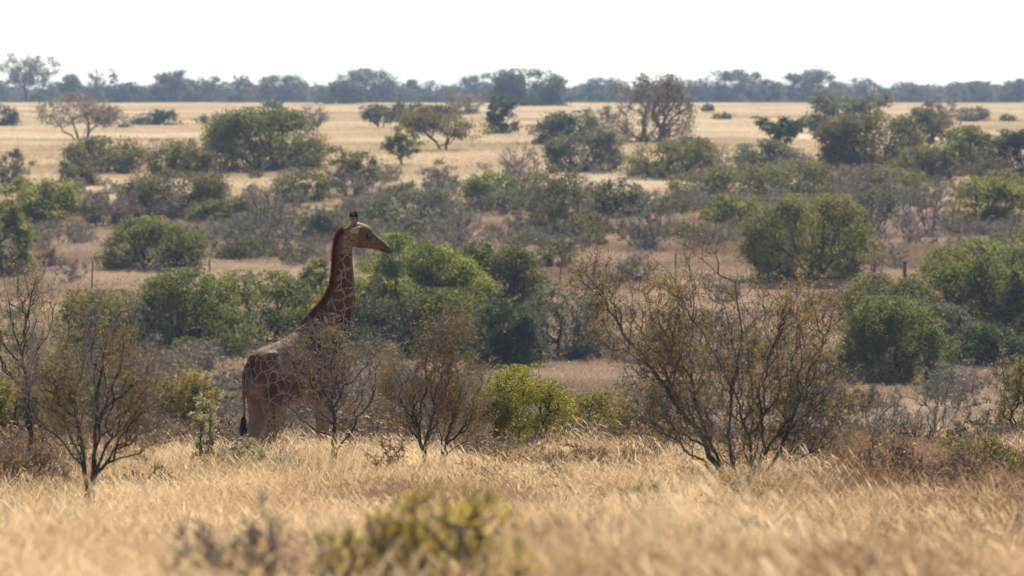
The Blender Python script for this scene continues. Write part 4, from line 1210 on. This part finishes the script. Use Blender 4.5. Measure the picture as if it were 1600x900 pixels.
m, t = new_mat('giraffe_coat')
tc = N(t, 'ShaderNodeTexCoord')
def attr(n): return N(t, 'ShaderNodeAttribute', attribute_name=n).outputs['Fac']
wob = N(t, 'ShaderNodeTexNoise'); wob.inputs['Scale'].default_value = 6.0; wob.inputs['Detail'].default_value = 4.0
t.links.new(tc.outputs['Object'], wob.inputs['Vector'])
va = N(t, 'ShaderNodeVectorMath', operation='MULTIPLY_ADD'); va.inputs[1].default_value = (.15, .15, .15)
t.links.new(wob.outputs['Color'], va.inputs[0]); t.links.new(tc.outputs['Object'], va.inputs[2])
def vor(scale, feature):
    v = N(t, 'ShaderNodeTexVoronoi', feature=feature); v.inputs['Scale'].default_value = scale
    v.inputs['Randomness'].default_value = .85
    t.links.new(va.outputs[0], v.inputs['Vector'])
    return v
vb, vs_ = vor(5.2, 'DISTANCE_TO_EDGE'), vor(13.0, 'DISTANCE_TO_EDGE')
eb = N(t, 'ShaderNodeMapRange'); eb.inputs[1].default_value = .02; eb.inputs[2].default_value = .085
rough_ = math_n(t, 'MULTIPLY_ADD', noise(t, tc.outputs['Object'], 26.0, 4.0), .12); rough_.node.inputs[2].default_value = -.062
t.links.new(math_n(t, 'ADD', vb.outputs['Distance'], rough_), eb.inputs[0])
es = N(t, 'ShaderNodeMapRange'); es.inputs[1].default_value = .13; es.inputs[2].default_value = .24; t.links.new(vs_.outputs['Distance'], es.inputs[0])
es2 = math_n(t, 'MULTIPLY', es.outputs[0], .75)
mask = N(t, 'ShaderNodeMix'); t.links.new(attr('legness'), mask.inputs[0]); t.links.new(eb.outputs[0], mask.inputs[2]); t.links.new(es2, mask.inputs[3])
inv = math_n(t, 'SUBTRACT', 1.0, attr('pale'), True)
pm = math_n(t, 'MULTIPLY', mask.outputs[0], inv, True)
cellc = vor(5.2, 'F1')
patch = ramp(t, math_n(t, 'ADD', noise(t, tc.outputs['Object'], 9.0, 3.0), 0.0), [(.3, (.046, .015, .006)), (.7, (.095, .033, .012))])
cv = N(t, 'ShaderNodeSeparateColor'); t.links.new(cellc.outputs['Color'], cv.inputs[0])
patch = mixc(t, math_n(t, 'MULTIPLY', cv.outputs[0], .55), patch, (.135, .054, .021))
patch = mixc(t, attr('shoulder'), patch, (.032, .013, .006))
basec = ramp(t, noise(t, tc.outputs['Object'], 14.0, 3.0), [(.3, (.235, .145, .075)), (.7, (.35, .23, .13))])
basec = mixc(t, math_n(t, 'MULTIPLY', attr('legness'), .6), basec, (.36, .22, .115))
fade = math_n(t, 'MULTIPLY_ADD', noise(t, tc.outputs['Object'], 2.2, 2.0), .5, True); fade.node.inputs[2].default_value = .68
col = mixc(t, math_n(t, 'MULTIPLY', pm, fade, True), basec, patch)
col = mixc(t, math_n(t, 'MULTIPLY', attr('face'), .62), col, (.080, .037, .017))
col = mixc(t, math_n(t, 'MULTIPLY', attr('ear'), .9), col, (.46, .32, .20))  # pale tan ear, colour brightened for sun shining through it
col = mixc(t, math_n(t, 'MULTIPLY', attr('mane_shade'), .9), col, (.100, .028, .012))
col = mixc(t, math_n(t, 'MULTIPLY', attr('muzzle'), .75), col, (.09, .06, .05))
col = mixc(t, attr('black'), col, (.012, .010, .009))
p = N(t, 'ShaderNodeBsdfPrincipled'); p.inputs['Roughness'].default_value = .62
p.inputs['Specular IOR Level'].default_value = .12
p.inputs['Sheen Weight'].default_value = .0
t.links.new(col, p.inputs['Base Color'])
bm_ = N(t, 'ShaderNodeBump'); bm_.inputs['Strength'].default_value = .35; bm_.inputs['Distance'].default_value = .01
t.links.new(noise(t, tc.outputs['Object'], 70.0, 3.0), bm_.inputs['Height']); t.links.new(bm_.outputs[0], p.inputs['Normal'])
o = N(t, 'ShaderNodeOutputMaterial'); t.links.new(p.outputs[0], o.inputs['Surface'])
M['coat'] = m
M['mane'] = leaf_mat('mane_hair', (.085, .026, .010), (.20, .066, .022), .4)
M['blackhair'] = leaf_mat('black_hair', (.008, .007, .006), (.022, .018, .016), .1)
m, t = new_mat('eye')
p = N(t, 'ShaderNodeBsdfPrincipled'); p.inputs['Base Color'].default_value = (.012, .008, .006, 1); p.inputs['Roughness'].default_value = .12
o = N(t, 'ShaderNodeOutputMaterial'); t.links.new(p.outputs[0], o.inputs['Surface'])
M['eye'] = m

gr = empty('giraffe', (wx(gx0, GD_), GD_, float(terrain(wx(gx0, GD_), GD_))), GTH)
tag(gr, 'tall brown patched giraffe standing behind the thorn shrubs with its head in profile', 'giraffe')
obj('body', body_me, M['coat'], gr)
def hair(name, roots, dirs, lens, wid, mat_, rng):
    n = len(roots)
    sd = rng.normal(0, 1, (n, 3)); sd -= dirs * (sd * dirs).sum(1, keepdims=True); sd /= np.linalg.norm(sd, axis=1, keepdims=True)
    V = np.stack([roots - sd * wid, roots + sd * wid, roots + dirs * lens[:, None]], 1).reshape(-1, 3)
    me = mesh_poly(name, V, np.arange(3 * n).reshape(-1, 3), 3, np.repeat(rng.uniform(0, 1, n), 3))
    o_ = obj(name, me, mat_, gr)
    o_['kind'] = 'stuff'
    return o_
hr = np.random.default_rng(77)
# mane along the back of the neck
crest = catmull([(.27, 0, 2.97), (.40, 0, 3.12), (.52, 0, 3.30), (.63, 0, 3.55), (.715, 0, 3.85), (.765, 0, 4.13), (.82, 0, 4.36), (.86, 0, 4.48), (.92, 0, 4.58)], 20)
# push the crest onto the skin: rearmost skin near each height
for i, c_ in enumerate(crest):
    near_ = (np.abs(Z_ - c_[2]) < .03) & (np.abs(Y_) < .06) & (X_ > -.2)
    if near_.any(): crest[i, 0] = X_[near_].min() + .01
tn = np.gradient(crest, axis=0); tn /= np.linalg.norm(tn, axis=1, keepdims=True)
nrm = np.stack([-tn[:, 2], np.zeros(len(tn)), tn[:, 0]], 1)
ci_ = hr.integers(0, len(crest), 5200)
roots = crest[ci_] + hr.normal(0, 1, (5200, 3)) * np.array([.006, .020, .012])
dirs = nrm[ci_] + hr.normal(0, .22, (5200, 3)) + tn[ci_] * .25; dirs /= np.linalg.norm(dirs, axis=1, keepdims=True)
hair('mane', roots, dirs, hr.uniform(.035, .085, 5200), .0045, M['mane'], hr)
# tail tuft
n_ = 700
roots = np.stack([hr.normal(-.975, .014, n_), hr.normal(.03, .014, n_), hr.uniform(1.10, 1.44, n_)], 1)
dirs = hr.normal(0, .2, (n_, 3)) + np.array([-.1, 0, -1.]); dirs /= np.linalg.norm(dirs, axis=1, keepdims=True)
hair('tail_tuft', roots, dirs, hr.uniform(.08, .30, n_), .0045, M['blackhair'], hr)
# black hair on the horns
for a, b in OSS:
    n_ = 160
    ax = (b - a) / np.linalg.norm(b - a)
    roots = b + hr.normal(0, .022, (n_, 3)) - ax * .01
    dirs = ax + hr.normal(0, .5, (n_, 3)); dirs /= np.linalg.norm(dirs, axis=1, keepdims=True)
    hair('horn_tuft', roots, dirs, hr.uniform(.015, .045, n_), .004, M['blackhair'], hr)
# eyes with lashes, nostrils
for sd_ in (-1, 1):
    c_ = hp(574.5, 370.5, sd_ * .128)
    me = bpy.data.meshes.new('eye')
    import bmesh
    bm = bmesh.new(); bmesh.ops.create_uvsphere(bm, u_segments=12, v_segments=8, radius=.030); bm.to_mesh(me); bm.free()
    e_ = obj('eye', me, M['eye'], gr); e_.location = c_; e_.scale = (1.3, .9, 1.0)
    n_ = 70
    roots = c_ + HD * hr.uniform(-.035, .04, (n_, 1)) + np.array([0, 0, .024]) + HL * sd_ * .014
    dirs = HL * sd_ + HD * hr.normal(0, .4, (n_, 1)) + np.array([0, 0, -.35]); dirs /= np.linalg.norm(dirs, axis=1, keepdims=True)
    hair('eyelash', roots, dirs, hr.uniform(.025, .045, n_), .003, M['blackhair'], hr)
    me2 = me.copy(); me2.materials.clear()
    e2 = obj('nostril', me2, M['eye'], gr); e2.location = hp(603.5, 387.5, sd_ * .066); e2.scale = (.75, .35, .3)
